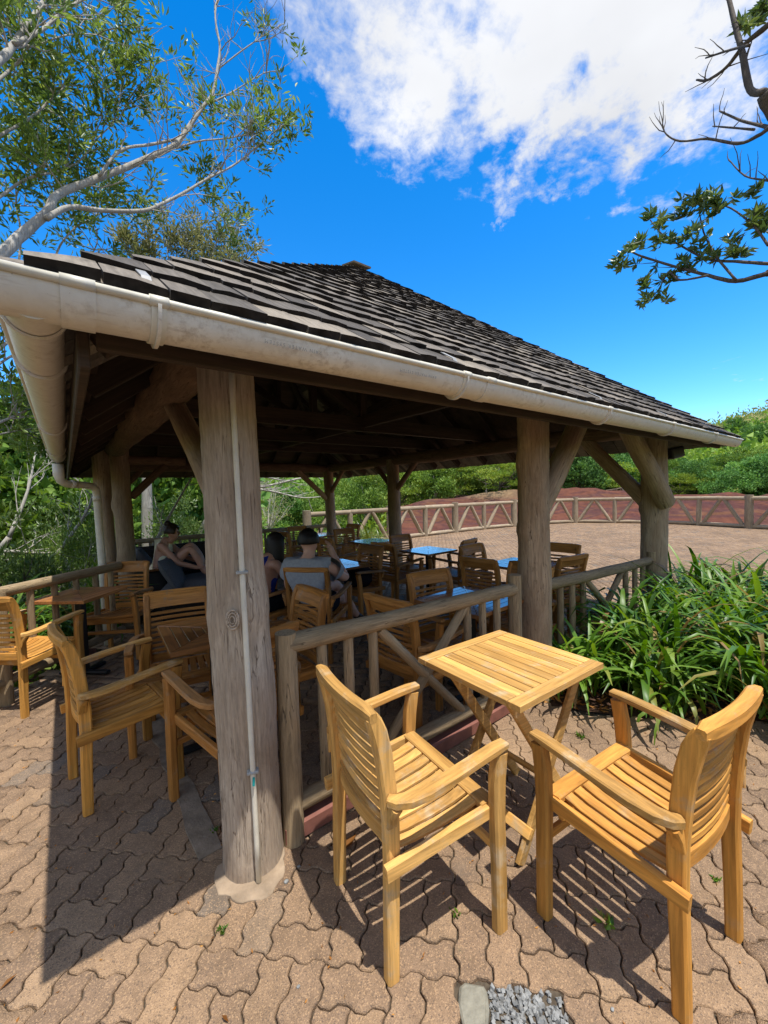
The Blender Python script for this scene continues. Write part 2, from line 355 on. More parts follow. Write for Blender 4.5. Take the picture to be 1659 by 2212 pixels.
M['concrete'] = plain('concrete', (.30, .225, .155), .92, .1, .35, 12, bmp=.7, bs=90)
M['grey_concrete'] = plain('grey_concrete', (.21, .165, .12), .95, .1, .4, 14, bmp=.9, bs=80)
M['kerb'] = plain('kerb', (.215, .085, .060), .72, .3, .3, 10, bmp=.25)
M['gravel'] = plain('gravel', (.235, .235, .225), .9, .2, .45, 40)
M['stone'] = plain('stone', (.22, .205, .16), .95, .1, .45, 18, bmp=1.0, bs=70)
M['black'] = plain('black', (.012, .012, .013), .45, .4, .2)
M['black_cloth'] = plain('black_cloth', (.012, .012, .015), .9, .1, .3, 30)
M['steel'] = plain('steel', (.30, .30, .29), .55, .5, .3, 20)
M['pvc'] = None
def pvc_mat():
    m, t, b, out = new_mat('pvc'); v, rn = coords(t, rnd=False); geo = N(t, 'ShaderNodeNewGeometry')
    n1 = noise(t, v, 5, 6, .7, .5); n2 = noise(t, v, 42, 5, .7); n3 = noise(t, v, 130, 3, .6); v4, _ = coords(t, (1, 12, 12), False); n4 = noise(t, v4, 7, 5, .7)
    col = ramp(t, n1, [(.3, (.60, .555, .475)), (.7, (.74, .70, .62))])
    d = N(t, 'ShaderNodeMath', operation='MULTIPLY'); L(t, maprange(t, n2, .42, .72, 0, .6, True), d.inputs[0]); L(t, maprange(t, n1, .42, .64, .10, 1, True), d.inputs[1])
    col = mixc(t, d.outputs[0], col, (.30, .225, .15))
    col = mixc(t, maprange(t, n4, .55, .72, 0, .45, True), col, (.36, .28, .20))
    col = mixc(t, maprange(t, n3, .70, .76, 0, .7), col, (.08, .06, .045))
    L(t, col, b.inputs['Base Color']); b.inputs['Roughness'].default_value = .42; b.inputs['Specular IOR Level'].default_value = .4; bump(t, b, n2, .08, .003); return m
M['pvc'] = pvc_mat()
M['pvc_clean'] = plain('pvc_clean', (.64, .60, .50), .45, .4, .15, 14)

def leaf_mat(name, c1, c2, c3, trans=.35, rough=.42, spec=.45, dead=None):
    m, t, b, out = new_mat(name)
    a = N(t, 'ShaderNodeAttribute'); a.attribute_name = 'rnd'; oi = N(t, 'ShaderNodeObjectInfo')
    col = ramp(t, a.outputs['Fac'], [(0, c1), (.55, c2), (1, c3)] if dead is None else [(0, c1), (.5, c2), (.90, c3), (.935, (.30, .22, .07)), (1, (.26, .15, .06))])
    col = mixc(t, 1.0, col, maprange(t, oi.outputs['Random'], 0, 1, .78, 1.18), 'MULTIPLY')
    L(t, col, b.inputs['Base Color']); b.inputs['Roughness'].default_value = rough; b.inputs['Specular IOR Level'].default_value = spec
    tr = N(t, 'ShaderNodeBsdfTranslucent'); hs = N(t, 'ShaderNodeHueSaturation'); hs.inputs['Value'].default_value = 1.5; hs.inputs['Saturation'].default_value = 1.1; hs.inputs['Hue'].default_value = .485
    L(t, col, hs.inputs['Color']); L(t, hs.outputs[0], tr.inputs[0])
    mx = N(t, 'ShaderNodeMixShader'); mx.inputs[0].default_value = trans; L(t, b.outputs[0], mx.inputs[1]); L(t, tr.outputs[0], mx.inputs[2]); L(t, mx.outputs[0], out.inputs[0])
    return m
M['leaf'] = leaf_mat('leaf', (0.072, 0.125, 0.024), (0.13, 0.21, 0.04), (0.23, 0.3, 0.07), .40)
M['leaf_grey'] = leaf_mat('leaf_grey', (0.17, 0.2, 0.07), (0.27, 0.29, 0.11), (0.4, 0.38, 0.17), .35)
M['leaf_dark'] = leaf_mat('leaf_dark', (0.052, 0.098, 0.024), (0.105, 0.17, 0.04), (0.19, 0.25, 0.06), .30, .35, .55)
M['leaf_far'] = leaf_mat('leaf_far', (0.085, 0.165, 0.028), (0.15, 0.26, 0.042), (0.27, 0.36, 0.07), .30, .6, .25)
M['leaf_far2'] = leaf_mat('leaf_far2', (0.069, 0.160, 0.040), (0.130, 0.275, 0.064), (0.246, 0.406, 0.101), .25, .6, .25)
M['leaf_bright'] = leaf_mat('leaf_bright', (0.14, 0.22, 0.03), (0.22, 0.32, 0.045), (0.34, 0.4, 0.08), .35, .6, .25)
M['strap'] = leaf_mat('strap', (0.042, 0.112, 0.012), (0.095, 0.205, 0.019), (0.18, 0.29, 0.034), .32, .42, .4, True)
M['strap_yellow'] = leaf_mat('strap_yellow', (.075, .125, .015), (.15, .19, .025), (.26, .24, .05), .32, .32, .5)
M['dry_leaf'] = leaf_mat('dry_leaf', (.22, .09, .02), (.35, .15, .035), (.48, .25, .07), .2, .7, .2)
M['grass'] = leaf_mat('grass', (0.17, 0.2, 0.055), (0.28, 0.3, 0.1), (0.42, 0.38, 0.16), .3, .7, .2)
def earth_mat():
    m, t, b, out = new_mat('earth'); geo = N(t, 'ShaderNodeNewGeometry'); v = geo.outputs['Position']
    at_ = N(t, 'ShaderNodeAttribute'); at_.attribute_name = 'zone'
    mp = N(t, 'ShaderNodeMapping'); mp.inputs['Scale'].default_value = (.22, .22, 1.5); mp.inputs['Rotation'].default_value = (.1, .12, .7); L(t, v, mp.inputs[0])
    band = noise(t, mp.outputs[0], 1.0, 4, .55, .6); fine = noise(t, v, 3.0, 6, .65)
    col = ramp(t, band, [(.28, (.100, .050, .050)), (.40, (.135, .058, .050)), (.47, (.20, .080, .050)), (.54, (.120, .056, .053)), (.62, (.215, .100, .056)), (.70, (.145, .062, .050)), (.82, (.20, .125, .070))])
    col = mixc(t, 1.0, col, maprange(t, fine, .3, .7, .50, .82), 'MULTIPLY')
    gr = ramp(t, fine, [(.3, (.12, .15, .03)), (.7, (.27, .27, .085))])
    tan = ramp(t, fine, [(.3, (.17, .115, .065)), (.7, (.30, .22, .12))])
    sp = N(t, 'ShaderNodeSeparateColor'); L(t, at_.outputs['Color'], sp.inputs[0])
    col = mixc(t, sp.outputs[1], col, tan); col = mixc(t, sp.outputs[0], col, gr)
    L(t, col, b.inputs['Base Color']); b.inputs['Roughness'].default_value = 1; b.inputs['Specular IOR Level'].default_value = .05
    bump(t, b, fine, .5, .06); return m
M['earth'] = earth_mat()
def skin_mat(name, c):
    m, t, b, out = new_mat(name); v, rn = coords(t); n = noise(t, v, 14, 3, .5)
    L(t, mixc(t, 1.0, c, maprange(t, n, .3, .7, .9, 1.08), 'MULTIPLY'), b.inputs['Base Color']); b.inputs['Roughness'].default_value = .5
    b.inputs['Subsurface Weight'].default_value = .08; b.inputs['Subsurface Radius'].default_value = (.01, .004, .002); return m
M['skin'] = skin_mat('skin', (.66, .38, .27)); M['skin_tan'] = skin_mat('skin_tan', (.52, .27, .175))
M['hair'] = plain('hair', (.014, .010, .008), .5, .4, .4, 60); M['hair_brown'] = plain('hair_brown', (.030, .018, .011), .5, .4, .4, 60)
M['tee'] = plain('tee', (.33, .345, .37), .95, .05, .15, 40, bmp=.3); M['shorts'] = plain('shorts', (.018, .02, .027), .95, .05, .2, 40)
M['cream'] = plain('cream', (.80, .76, .54), .95, .05, .12, 40, bmp=.3); M['blue_top'] = plain('blue_top', (.02, .04, .24), .9, .1, .2, 40)
M['cushion'] = plain('cushion', (.115, .118, .128), .97, .03, .25, 90, bmp=.5, bs=240)
M['wicker'] = plain('wicker', (.020, .015, .012), .7, .3, .5, 120, bmp=.6, bs=200)
M['white'] = plain('white', (.75, .75, .73), .5, .3, .08); M['teal'] = plain('teal', (.01, .22, .22), .5, .3, .1); M['print'] = plain('print', (.25, .24, .22), .7, .2, .1)
M['card'] = plain('card', (.35, .24, .14), .9, .1, .15)
M['bluebottle'] = plain('bluebottle', (.03, .09, .30), .3, .5, .1)

# ------------------------------------------------------------------ terrain: paved terrace, coloured earth, hills
PLAZA = [(-7, -7), (20.6, -7), (19.9, 2), (19.4, 5), (18.9, 7.6), (17.6, 9.6), (15, 10.35), (8, 10.45), (6.1, 9.9), (5.5, 9.15), (.25, 9.15), (.22, 5.15), (-.62, 4.32), (-3.5, 2.2), (-7, 2.2)]
def in_poly(x, y, P=PLAZA):
    x = np.asarray(x, float); y = np.asarray(y, float); c = np.zeros(x.shape, bool); n = len(P)
    for i in range(n):
        x1, y1 = P[i]; x2, y2 = P[(i+1) % n]
        cond = ((y1 > y) != (y2 > y)); xi = (x2-x1)*(y-y1)/((y2-y1) if y2 != y1 else 1e-9)+x1
        c ^= cond & (x < xi)
    return c
def vnoise(x, y, s, seed=0):
    """smooth value noise"""
    x = np.asarray(x)/s; y = np.asarray(y)/s; xi = np.floor(x).astype(int); yi = np.floor(y).astype(int); fx = x-xi; fy = y-yi
    h = lambda a, b: np.modf(np.abs(np.sin(a*127.1+b*311.7+seed*74.7)*43758.5453))[0]
    u = fx*fx*(3-2*fx); w = fy*fy*(3-2*fy)
    return (h(xi, yi)*(1-u)+h(xi+1, yi)*u)*(1-w)+(h(xi, yi+1)*(1-u)+h(xi+1, yi+1)*u)*w
def sstep(a, b, x): t = np.clip((x-a)/(b-a), 0, 1); return t*t*(3-2*t)
def terrain_h(x, y):
    """ground level outside the terrace: red dunes to the right, a wooded valley to the left, a hill all round"""
    r = np.hypot(x, y); az = np.degrees(np.arctan2(y, x)) - 51.866          # bearing to the left of the view
    right = 1-sstep(-2, 12, az)                                              # 1 where the dunes lie
    dune = -0.95 + 0.018*(r-17) + 1.9*(.5-np.abs(np.sin(x*.21+y*.13+2.2*vnoise(x, y, 9, 3))))*sstep(18, 25, r) + .7*(vnoise(x, y, 5, 1)-.5) + .25*(vnoise(x, y, 1.8, 6)-.5)
    hx, hy = 31.0, 22.5
    dune = dune + 1.15*np.exp(-(((x-hx)*.77+(y-hy)*.64)**2/170 + ((x-hx)*-.64+(y-hy)*.77)**2/34))
    dune = dune + .85*np.exp(-(((x-37)*.89+(y-18)*.45)**2/120 + ((x-37)*-.45+(y-18)*.89)**2/40))
    dune = dune + sstep(52, 62, r)*0.9
    val = -.5 - 2.2*sstep(9, 20, r) - 3.0*sstep(20, 34, r) + 7.0*sstep(40, 85, r)
    h = dune*right + val*(1-right)
    hill = 26*sstep(62, 190, r)*(.62+.5*vnoise(x, y, 60, 5)) + 14*sstep(150, 330, r)
    side = .42+.42*sstep(30, 46, -az)+.25*sstep(10, 30, az)
    h = h + hill*np.clip(side, 0, 1.1)
    return np.where(r < 9, np.minimum(h, -.5), h)
def build_terrain():
    az = np.radians(np.concatenate([np.arange(-180, -20, 6), np.arange(-20, 124, .75), np.arange(124, 180, 6)]))
    rr = np.concatenate([[0.0, 3, 6], np.arange(8, 40, .55), np.geomspace(40, 900, 60)])
    A, Rr = np.meshgrid(az, rr); X = Rr*np.cos(A); Y = Rr*np.sin(A); Z = terrain_h(X, Y)
    Z = np.where(in_poly(X, Y), np.minimum(Z, -.45), Z)
    na = len(az); nr = len(rr); v = np.stack([X, Y, Z], -1).reshape(-1, 3)
    i, j = np.meshgrid(np.arange(nr-1), np.arange(na), indexing='ij'); j2 = (j+1) % na
    f = np.stack([i*na+j, (i+1)*na+j, (i+1)*na+j2, i*na+j2], -1).reshape(-1, 4)
    me = np_mesh('terrain', v, f); me.shade_smooth()
    azd = np.degrees(A)-51.866
    grass = np.maximum(sstep(50, 58, Rr+6*(vnoise(X, Y, 5, 9)-.5)), sstep(-1, 8, azd+8*(vnoise(X, Y, 6, 4)-.5))*sstep(9, 11, Rr))
    tan = .8*sstep(.75, 1.25, Z+.8*(vnoise(X, Y, 3, 2)-.5))*sstep(-21, -16, azd)*sstep(24, 28, Rr)*(1-sstep(52, 60, Rr))
    col = np.zeros((len(v), 4), np.float32); col[:, 0] = grass.ravel(); col[:, 1] = np.clip(tan.ravel(), 0, 1); col[:, 3] = 1
    ca = me.color_attributes.new('zone', 'FLOAT_COLOR', 'POINT'); ca.data.foreach_set('color', col.ravel())
    me.materials.append(M['earth'])
    o = put(bpy.data.objects.new('terrain', me)); o['kind'] = 'structure'
build_terrain()
mb = MB(); mb.add([(x, y, -.016) for x, y in PLAZA], [tuple(range(len(PLAZA)))])
n = len(PLAZA); mb.add([(x, y, -.016) for x, y in PLAZA]+[(x, y, -1.2) for x, y in PLAZA], [((i+1) % n, i, n+i, n+(i+1) % n) for i in range(n)])
terrace = mb.build('terrace_floor', M['joint']); terrace['kind'] = 'structure'

# pavers: wavy-edged concrete blocks, pairs laid upright alternating with single ones across, at 45 degrees to the shelter
U = 0.1075; PAZ = rad(44.5); PV = np.array([math.cos(PAZ), math.sin(PAZ)]); PU = np.array([math.sin(PAZ), -math.cos(PAZ)]); P0 = np.array([.905, .846])
def paver_outline(w, h, npts):
    """outline of a w x h paver in units; each unit of edge carries the same S-shaped wave"""
    prof = {5: [(0, 0), (.12, .072), (.40, .085), (.60, -.085), (.88, -.072)], 3: [(0, 0), (.25, .09), (.75, -.09)], 2: [(0, 0), (.3, .08)]}[npts]
    pts = []
    for (ax, ay, dx, dy, cnt) in ((0, 0, 1, 0, w), (w, 0, 0, 1, h), (w, h, -1, 0, w), (0, h, 0, -1, h)):
        for k in range(cnt):
            for t, o in prof: pts.append((ax+dx*(k+t)+dy*o, ay+dy*(k+t)-dx*o))
    p = np.array(pts)-np.array([w/2, h/2]); nx = np.roll(p, -1, 0); pv = np.roll(p, 1, 0)
    tg = nx-pv; nr = np.stack([tg[:, 1], -tg[:, 0]], 1); nr /= np.linalg.norm(nr, axis=1)[:, None]
    return p*U, nr
def paver_rings(npts, gap, w=1, h=2, deep=True):
    p, nr = paver_outline(w, h, npts)
    r = [(p-nr*gap, -.014)] if not deep else [(p-nr*gap, -.030)]
    r += [(p-nr*(gap+.0006), -.0045), (p-nr*(gap+.0035), 0.0)]
    if not deep: r = r[1:]; r[0] = (r[0][0], -.010)
    return r
def paver_near_mesh():
    rings = paver_rings(5, .0017); mb = MB(); n = len(rings[0][0])
    v = [(x, y, z) for q, z in rings for x, y in q]; f = []
    for k in range(len(rings)-1):
        for j in range(n): f.append((k*n+j, k*n+(j+1) % n, (k+1)*n+(j+1) % n, (k+1)*n+j))
    f.append(tuple(range((len(rings)-1)*n, len(rings)*n))); mb.add(v, f); me = mb.mesh('paver'); me.materials.append(M['paver']); return me
def lay_pavers():
    items = []
    cs = np.arange(-70, 110)
    for c in range(-34, 62):
        ks = range(-40, 90)
        for k in ks:
            base = 3*k
            if c % 2 == 0: cells = [('V', 2*c+.5, base+1), ('V', 2*c+1.5, base+1), ('H', 2*c+1, base+2.5)]
            else: cells = [('H', 2*c+1, base+.5), ('V', 2*c+.5, base+2), ('V', 2*c+1.5, base+2)]
            items += cells
    pos = np.array([[a, b] for _, a, b in items]); ori = np.array([0 if t == 'V' else 1 for t, _, _ in items])
    XY = P0+U*(pos[:, :1]*PU+pos[:, 1:]*PV)
    d = np.stack([XY[:, 0], XY[:, 1]], 1); fw = np.array([_f.x, _f.y]); fw /= np.linalg.norm(fw); rt = np.array([fw[1], -fw[0]])
    z = d@fw; x = d@rt
    keep = in_poly(XY[:, 0], XY[:, 1]) & (z > -.4) & (np.abs(x) < np.maximum(z, 0)*1.05+1.8) & (z < 19)
    hole = (np.abs(pos[:, 0]-1) < .1) & (np.abs(pos[:, 1]+.5) < .1)
    hole2 = (np.abs(pos[:, 0]-2.5) < .1) & (np.abs(pos[:, 1]+1) < .1)
    keep &= ~hole & ~hole2
    bed = in_poly(XY[:, 0], XY[:, 1], BED); keep &= ~bed
    XY, ori, z, x = XY[keep], ori[keep], z[keep], x[keep]
    seen = (np.abs(x) < z*.97+.05) & (z > 1.02)
    order = np.argsort(np.where(seen, z, 1e6)); near = order[:300]; far = order[300:]
    me = paver_near_mesh()
    for i in near:
        o = bpy.data.objects.new('paver', me)
        sc = .985+.02*RNG.random()
        Mx = Matrix.Translation((XY[i, 0], XY[i, 1], RNG.normal(0, .0018))) @ Matrix.Rotation(PAZ-math.pi/2+(math.pi/2 if ori[i] else 0)+RNG.normal(0, .007), 4, 'Z') @ Matrix.Rotation(RNG.normal(0, .008), 4, 'X') @ Matrix.Rotation(RNG.normal(0, .008), 4, 'Y') @ Matrix.Scale(sc, 4)
        put(o, terrace, Mx)
    V = []; F4 = []; F3 = []; RN = []; base = 0
    for npts, sel in ((3, far[z[far] < 8]), (2, far[z[far] >= 8])):
        rings = paver_rings(npts, .0021, deep=False); n = len(rings[0][0]); m = len(sel)
        loc = np.concatenate([np.concatenate([q, np.full((n, 1), zz)], 1) for q, zz in rings]+[np.array([[0, -.25*U*2, 0], [0, .25*U*2, 0]])])
        k = len(loc); ang = PAZ-math.pi/2+np.where(ori[sel] == 1, math.pi/2, 0)+RNG.normal(0, .006, m)
        ca, sa = np.cos(ang)[:, None], np.sin(ang)[:, None]; tx, ty = RNG.normal(0, .008, (2, m, 1))
        v = np.stack([loc[:, 0]*ca-loc[:, 1]*sa+XY[sel, :1], loc[:, 0]*sa+loc[:, 1]*ca+XY[sel, 1:], loc[:, 2]+RNG.normal(0, .0016, (m, 1))+tx*loc[:, 0]+ty*loc[:, 1]], -1)
        j = np.arange(n); j2 = (j+1) % n
        q = np.stack([j, j2, n+j2, n+j], 1)
        mid = rings[1][0][:, 1] + np.roll(rings[1][0][:, 1], -1); c_ = np.where(mid > 0, 2*n+1, 2*n)
        tri = np.stack([n+j, n+j2, c_], 1)
        sw = np.where(c_ != np.roll(c_, -1))[0]
        ex = np.array([[n+j2[s], c_[(s+1) % n], c_[s]] for s in sw]); tri = np.concatenate([tri, ex])
        off = (np.arange(m)*k+base)[:, None, None]
        V.append(v.reshape(-1, 3)); F4.append((q[None]+off).reshape(-1, 4)); F3.append((tri[None]+off).reshape(-1, 3))
        RN.append(np.repeat(RNG.random(m), k)); base += m*k
    me = np_mesh('paver_field', np.concatenate(V), np.concatenate(F4), np.concatenate(F3))
    a = me.attributes.new('rnd', 'FLOAT', 'POINT'); a.data.foreach_set('value', np.concatenate(RN).astype(np.float32))
    me.materials.append(M['paver_field']); o = put(bpy.data.objects.new('paver_field', me), terrace); o['kind'] = 'stuff'
BED = [(2.62, 1.62), (2.80, 1.28), (3.08, .90), (3.42, .50), (3.95, .0), (4.6, -.4), (5.6, -.2), (6.0, .7), (5.5, 1.62)]
lay_pavers()
mb = MB(); mb.add([(x, y, -.004+.02*0) for x, y in BED], [tuple(range(len(BED)))])
bed = mb.build('planting_bed', M['soil']); bed['kind'] = 'structure'
# the gap in the paving: a rough stone and loose gravel
def gap_fill():
    pt = lambda a, b: P0+U*(a*PU+b*PV)
    rnd = random.Random(5); mb = MB(); n = 14
    for ring, zz in ((1.0, -.03), (1.0, -.004), (.86, .002)):
        pass
    c = pt(.42, -.62); pts = []
    for k in range(n):
        a = 2*math.pi*k/n; rx = .43*U*(1+rnd.uniform(-.12, .12)); ry = .56*U*(1+rnd.uniform(-.12, .12)); sgn = lambda q: math.copysign(abs(q)**.55, q)
        pts.append(c+PU*rx*sgn(math.cos(a))+PV*ry*sgn(math.sin(a)))
    v = []
    for s, zz in ((1, -.016), (.97, -.001), (.84, .004)): v += [tuple(c+(p-c)*s)+(zz+rnd.uniform(-.001, .001),) for p in pts]
    f = [(k*n+j, k*n+(j+1) % n, (k+1)*n+(j+1) % n, (k+1)*n+j) for k in range(2) for j in range(n)]+[tuple(range(2*n, 3*n))]
    st = MB().add(v, f).build('stone', M['stone']); tag(st, 'rough greenish grey stone filling the gap in the paving beside the gravel', 'stone')
    mb = MB()
    for k in range(420):
        a, b = rnd.uniform(.9, 2.95), rnd.uniform(-1.95, .0)
        if a < 2.02 and b < -1.0: continue
        p = pt(a, b); r = rnd.uniform(.003, .0085); q = Quaternion((rnd.random(), rnd.random(), rnd.random(), rnd.random())).normalized().to_matrix()
        vs = [Vector((sx*r*rnd.uniform(.6, 1.2), sy*r*rnd.uniform(.5, 1.0), sz*r*rnd.uniform(.4, .8))) for sz in (-1, 1) for sy in (-1, 1) for sx in (-1, 1)]
        mb.add([q @ w+Vector((p[0], p[1], -.013+rnd.random()*.006)) for w in vs], [(0, 2, 3, 1), (4, 5, 7, 6), (0, 1, 5, 4), (2, 6, 7, 3), (0, 4, 6, 2), (1, 3, 7, 5)])
    g = mb.build('gravel', M['gravel']); tag(g, 'loose grey gravel in the gap between pavers', None, kind='stuff')
gap_fill()
# concrete: strip along the left side of the shelter and the collar round the near post
def slab(name, pts, z, mat, label, cat, th=.02):
    n = len(pts); v = [(x, y, z-th) for x, y in pts]+[(x, y, z-.003) for x, y in pts]
    cx = sum(p[0] for p in pts)/n; cy = sum(p[1] for p in pts)/n
    v += [(cx+(x-cx)*.985, cy+(y-cy)*.985, z) for x, y in pts]
    f = [(k*n+j, k*n+(j+1) % n, (k+1)*n+(j+1) % n, (k+1)*n+j) for k in range(2) for j in range(n)]+[tuple(range(2*n, 3*n))]
    o = MB().add(v, f).build(name, mat); o['kind'] = 'structure'; o['label'] = label; return o
rnd = random.Random(11); wob = lambda k, q: .010*math.sin(k*1.9+q)+.007*math.sin(k*4.3+2*q)+rnd.uniform(-.004, .004)
slab('concrete_strip', [(.470+wob(i, 0), 1.84+.10*i) for i in range(34)]+[(.372+wob(i, 2)*1.4, 1.84+.10*i) for i in range(33, -1, -1)], .0055, M['grey_concrete'], 'grey concrete strip in the paving beside the shelter', 'strip')
slab('concrete_collar', [(.535+r_*math.cos(a_), 1.645+r_*math.sin(a_)) for a_, r_ in [(2*math.pi*k/40, .142+.010*math.sin(3*k*.157)+.006*math.sin(k*1.3)+rnd.uniform(-.004, .004)) for k in range(40)]], .006, M['concrete'], 'pale concrete collar around the foot of the near post', 'collar')
# kerb under the front railing
mb = MB(); mb.box((2.86, 1.715, .045), (4.34, .15, .09), bev=.012)
kb = mb.build('kerb', M['kerb']); kb['kind'] = 'structure'
mb = MB()
for (x0, x1, y) in ((5.6, 5.75, 9.1),): mb.box((5.12, 5.4, .03), (.12, 7.0, .05), bev=.01)
kb2 = mb.build('kerb', M['concrete']); kb2['kind'] = 'structure'

# ------------------------------------------------------------------ the shelter
def log_mesh(length, r0, r1, seed, n=18, step=.07, amp=.05, knots=(), bow=0.0, flare=0.0):
    rnd = random.Random(seed); m = max(3, int(length/step)+1); ph = [rnd.uniform(0, 6.28) for _ in range(10)]
    v = []; f = []; bx, by = rnd.uniform(-1, 1)*bow, rnd.uniform(-1, 1)*bow
    for i in range(m):
        t = i/(m-1); z = t*length; r = r0+(r1-r0)*t+flare*math.exp(-z/.12)
        ox = bx*math.sin(math.pi*t)+.3*bow*math.sin(ph[0]+5*t); oy = by*math.sin(math.pi*t)+.3*bow*math.sin(ph[1]+6*t)
        for j in range(n):
            a = 2*math.pi*j/n
            k = 1+amp*(.5*math.sin(2*a+ph[2]+1.7*z)+.35*math.sin(3*a+ph[3]-2.6*z)+.25*math.sin(5*a+ph[4]+4*z)+.3*math.sin(ph[5]+5.5*z+a)+.15*math.sin(9*a+ph[6]+9*z))
            k += amp*.25*rnd.uniform(-1, 1)
            add = 0
            for (kz, ka, kr, kh) in knots:
                da = math.atan2(math.sin(a-ka), math.cos(a-ka))*r; q = (da*da+(z-kz)**2)/(kr*kr); add += kh*math.exp(-q)*(1 if q > .12 else .75)
            v.append((ox+math.cos(a)*(r*k+add), oy+math.sin(a)*(r*k+add), z))
        if i:
            for j in range(n): f.append(((i-1)*n+j, (i-1)*n+(j+1) % n, i*n+(j+1) % n, i*n+j))
    f.append(tuple(range(n-1, -1, -1))); f.append(tuple(range((m-1)*n, m*n)))
    me = MB().add(v, f).mesh('log'); smooth_angle(me, 50); return me
def align(p0, p1, roll=0):
    p0, p1 = Vector(p0), Vector(p1); q = (p1-p0).to_track_quat('Z', 'Y')
    return Matrix.Translation(p0) @ q.to_matrix().to_4x4() @ Matrix.Rotation(roll, 4, 'Z')
_seed = [100]
def log(name, p0, p1, r0, r1=None, mat='log', parent=None, **kw):
    _seed[0] += 1; r1 = r0*.94 if r1 is None else r1
    me = log_mesh((Vector(p1)-Vector(p0)).length, r0, r1, _seed[0], **kw); me.materials.append(M[mat])
    o = bpy.data.objects.new(name, me)
    return put(o, parent, align(p0, p1))
PX0, PX1, PY0, PY1, PYM = .545, 5.10, 1.675, 8.60, 6.15
EX0, EX1, EY0, EY1, EZ = -.02, 5.66, 1.115, 9.16, 2.010       # eaves rectangle and height
HALF = (EX1-EX0)/2; RISE = 2.12; PIT = math.atan2(RISE, HALF); CP, SP = math.cos(PIT), math.sin(PIT); RX = (EX0+EX1)/2
RIDGE0, RIDGE1, RZ = EY0+HALF, EY1-HALF, EZ+RISE
shelter = thing('pavilion', 'open log shelter with steep wooden shingle roof over the cafe tables', 'shelter', (RX, (PY0+PY1)/2, 0))
camface = math.atan2(-PY0, -PX0)
P1o = log('post', (.562, 1.70, 0), (.528, 1.675, 2.22), .118, .108, 'post', shelter, n=28, step=.035, amp=.05, flare=.006,
    knots=((1.08, camface-.20, .05, .014), (1.0, camface-.2, .03, .010), (1.13, camface+1.55, .09, .022), (.75, camface+1.5, .20, .014), (1.88, camface-.1, .03, .008), (.35, camface+1.2, .12, .008)))
P1o['label'] = 'thick weathered near corner post with an oval knot'
kn = MB()     # the healed branch scar on the near post
for k in range(3):
    rr = .030-.009*k; kn.tube([(rr*math.cos(a)*.75, rr*math.sin(a)*1.25, .002*k) for a in np.linspace(0, 2*math.pi, 17)], .0045-.001*k, 6, cap=False)
kp = Vector((.545, 1.687, 1.09))+Vector((math.cos(camface-.20), math.sin(camface-.20), 0))*.130
kq = Vector((math.cos(camface-.20), math.sin(camface-.20), 0)).to_track_quat('Z', 'Y').to_matrix().to_4x4()
kn.build('knot', M['post'], P1o, Matrix.Translation(kp) @ kq, local=True, smooth=True)
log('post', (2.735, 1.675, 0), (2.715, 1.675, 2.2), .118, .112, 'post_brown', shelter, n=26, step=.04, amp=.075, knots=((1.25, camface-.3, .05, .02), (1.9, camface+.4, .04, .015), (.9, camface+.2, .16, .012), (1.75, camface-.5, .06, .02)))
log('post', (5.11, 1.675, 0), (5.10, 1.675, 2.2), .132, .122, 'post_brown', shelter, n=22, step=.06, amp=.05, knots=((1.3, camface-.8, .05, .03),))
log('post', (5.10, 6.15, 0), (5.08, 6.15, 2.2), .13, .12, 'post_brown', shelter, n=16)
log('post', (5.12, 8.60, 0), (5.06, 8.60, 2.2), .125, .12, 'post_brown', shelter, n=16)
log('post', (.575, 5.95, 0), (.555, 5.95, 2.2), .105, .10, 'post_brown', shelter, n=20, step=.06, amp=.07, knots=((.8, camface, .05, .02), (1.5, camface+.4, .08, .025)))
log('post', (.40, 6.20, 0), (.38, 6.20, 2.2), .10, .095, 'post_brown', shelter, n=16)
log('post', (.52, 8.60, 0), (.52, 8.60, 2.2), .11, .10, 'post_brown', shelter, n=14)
# wall-plate beams
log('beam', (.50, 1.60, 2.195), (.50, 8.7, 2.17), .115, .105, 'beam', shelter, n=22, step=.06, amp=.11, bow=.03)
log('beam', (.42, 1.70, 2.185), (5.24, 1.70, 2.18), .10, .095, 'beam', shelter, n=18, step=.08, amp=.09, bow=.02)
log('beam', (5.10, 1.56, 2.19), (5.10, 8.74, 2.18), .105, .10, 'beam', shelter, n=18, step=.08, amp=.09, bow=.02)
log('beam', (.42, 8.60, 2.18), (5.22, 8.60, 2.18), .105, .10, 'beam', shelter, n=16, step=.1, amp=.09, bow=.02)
# braces
BR = [((.55, 1.80, 1.50), (.52, 2.66, 2.16), .062), ((2.80, 1.675, 1.40), (3.50, 1.69, 2.16), .085), ((5.02, 1.54, 1.36), (4.12, 1.585, 2.14), .088), ((5.10, 1.74, 1.36), (5.10, 2.45, 2.16), .08),
      ((5.10, 6.22, 1.65), (5.10, 6.72, 2.12), .05), ((5.08, 8.53, 1.6), (5.09, 7.95, 2.12), .05), ((5.03, 8.6, 1.42), (4.25, 8.6, 2.12), .062), ((.62, 8.6, 1.55), (1.15, 8.6, 2.12), .055),
      ((.66, 5.97, 1.60), (1.06, 5.98, 2.0), .05), ((5.10, 6.08, 1.6), (5.10, 5.5, 2.12), .05)]
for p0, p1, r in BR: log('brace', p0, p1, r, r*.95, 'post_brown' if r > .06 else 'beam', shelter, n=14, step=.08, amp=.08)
log('beam', (.5, 5.97, 2.06), (1.3, 5.98, 2.06), .06, .06, 'beam', shelter, n=12)
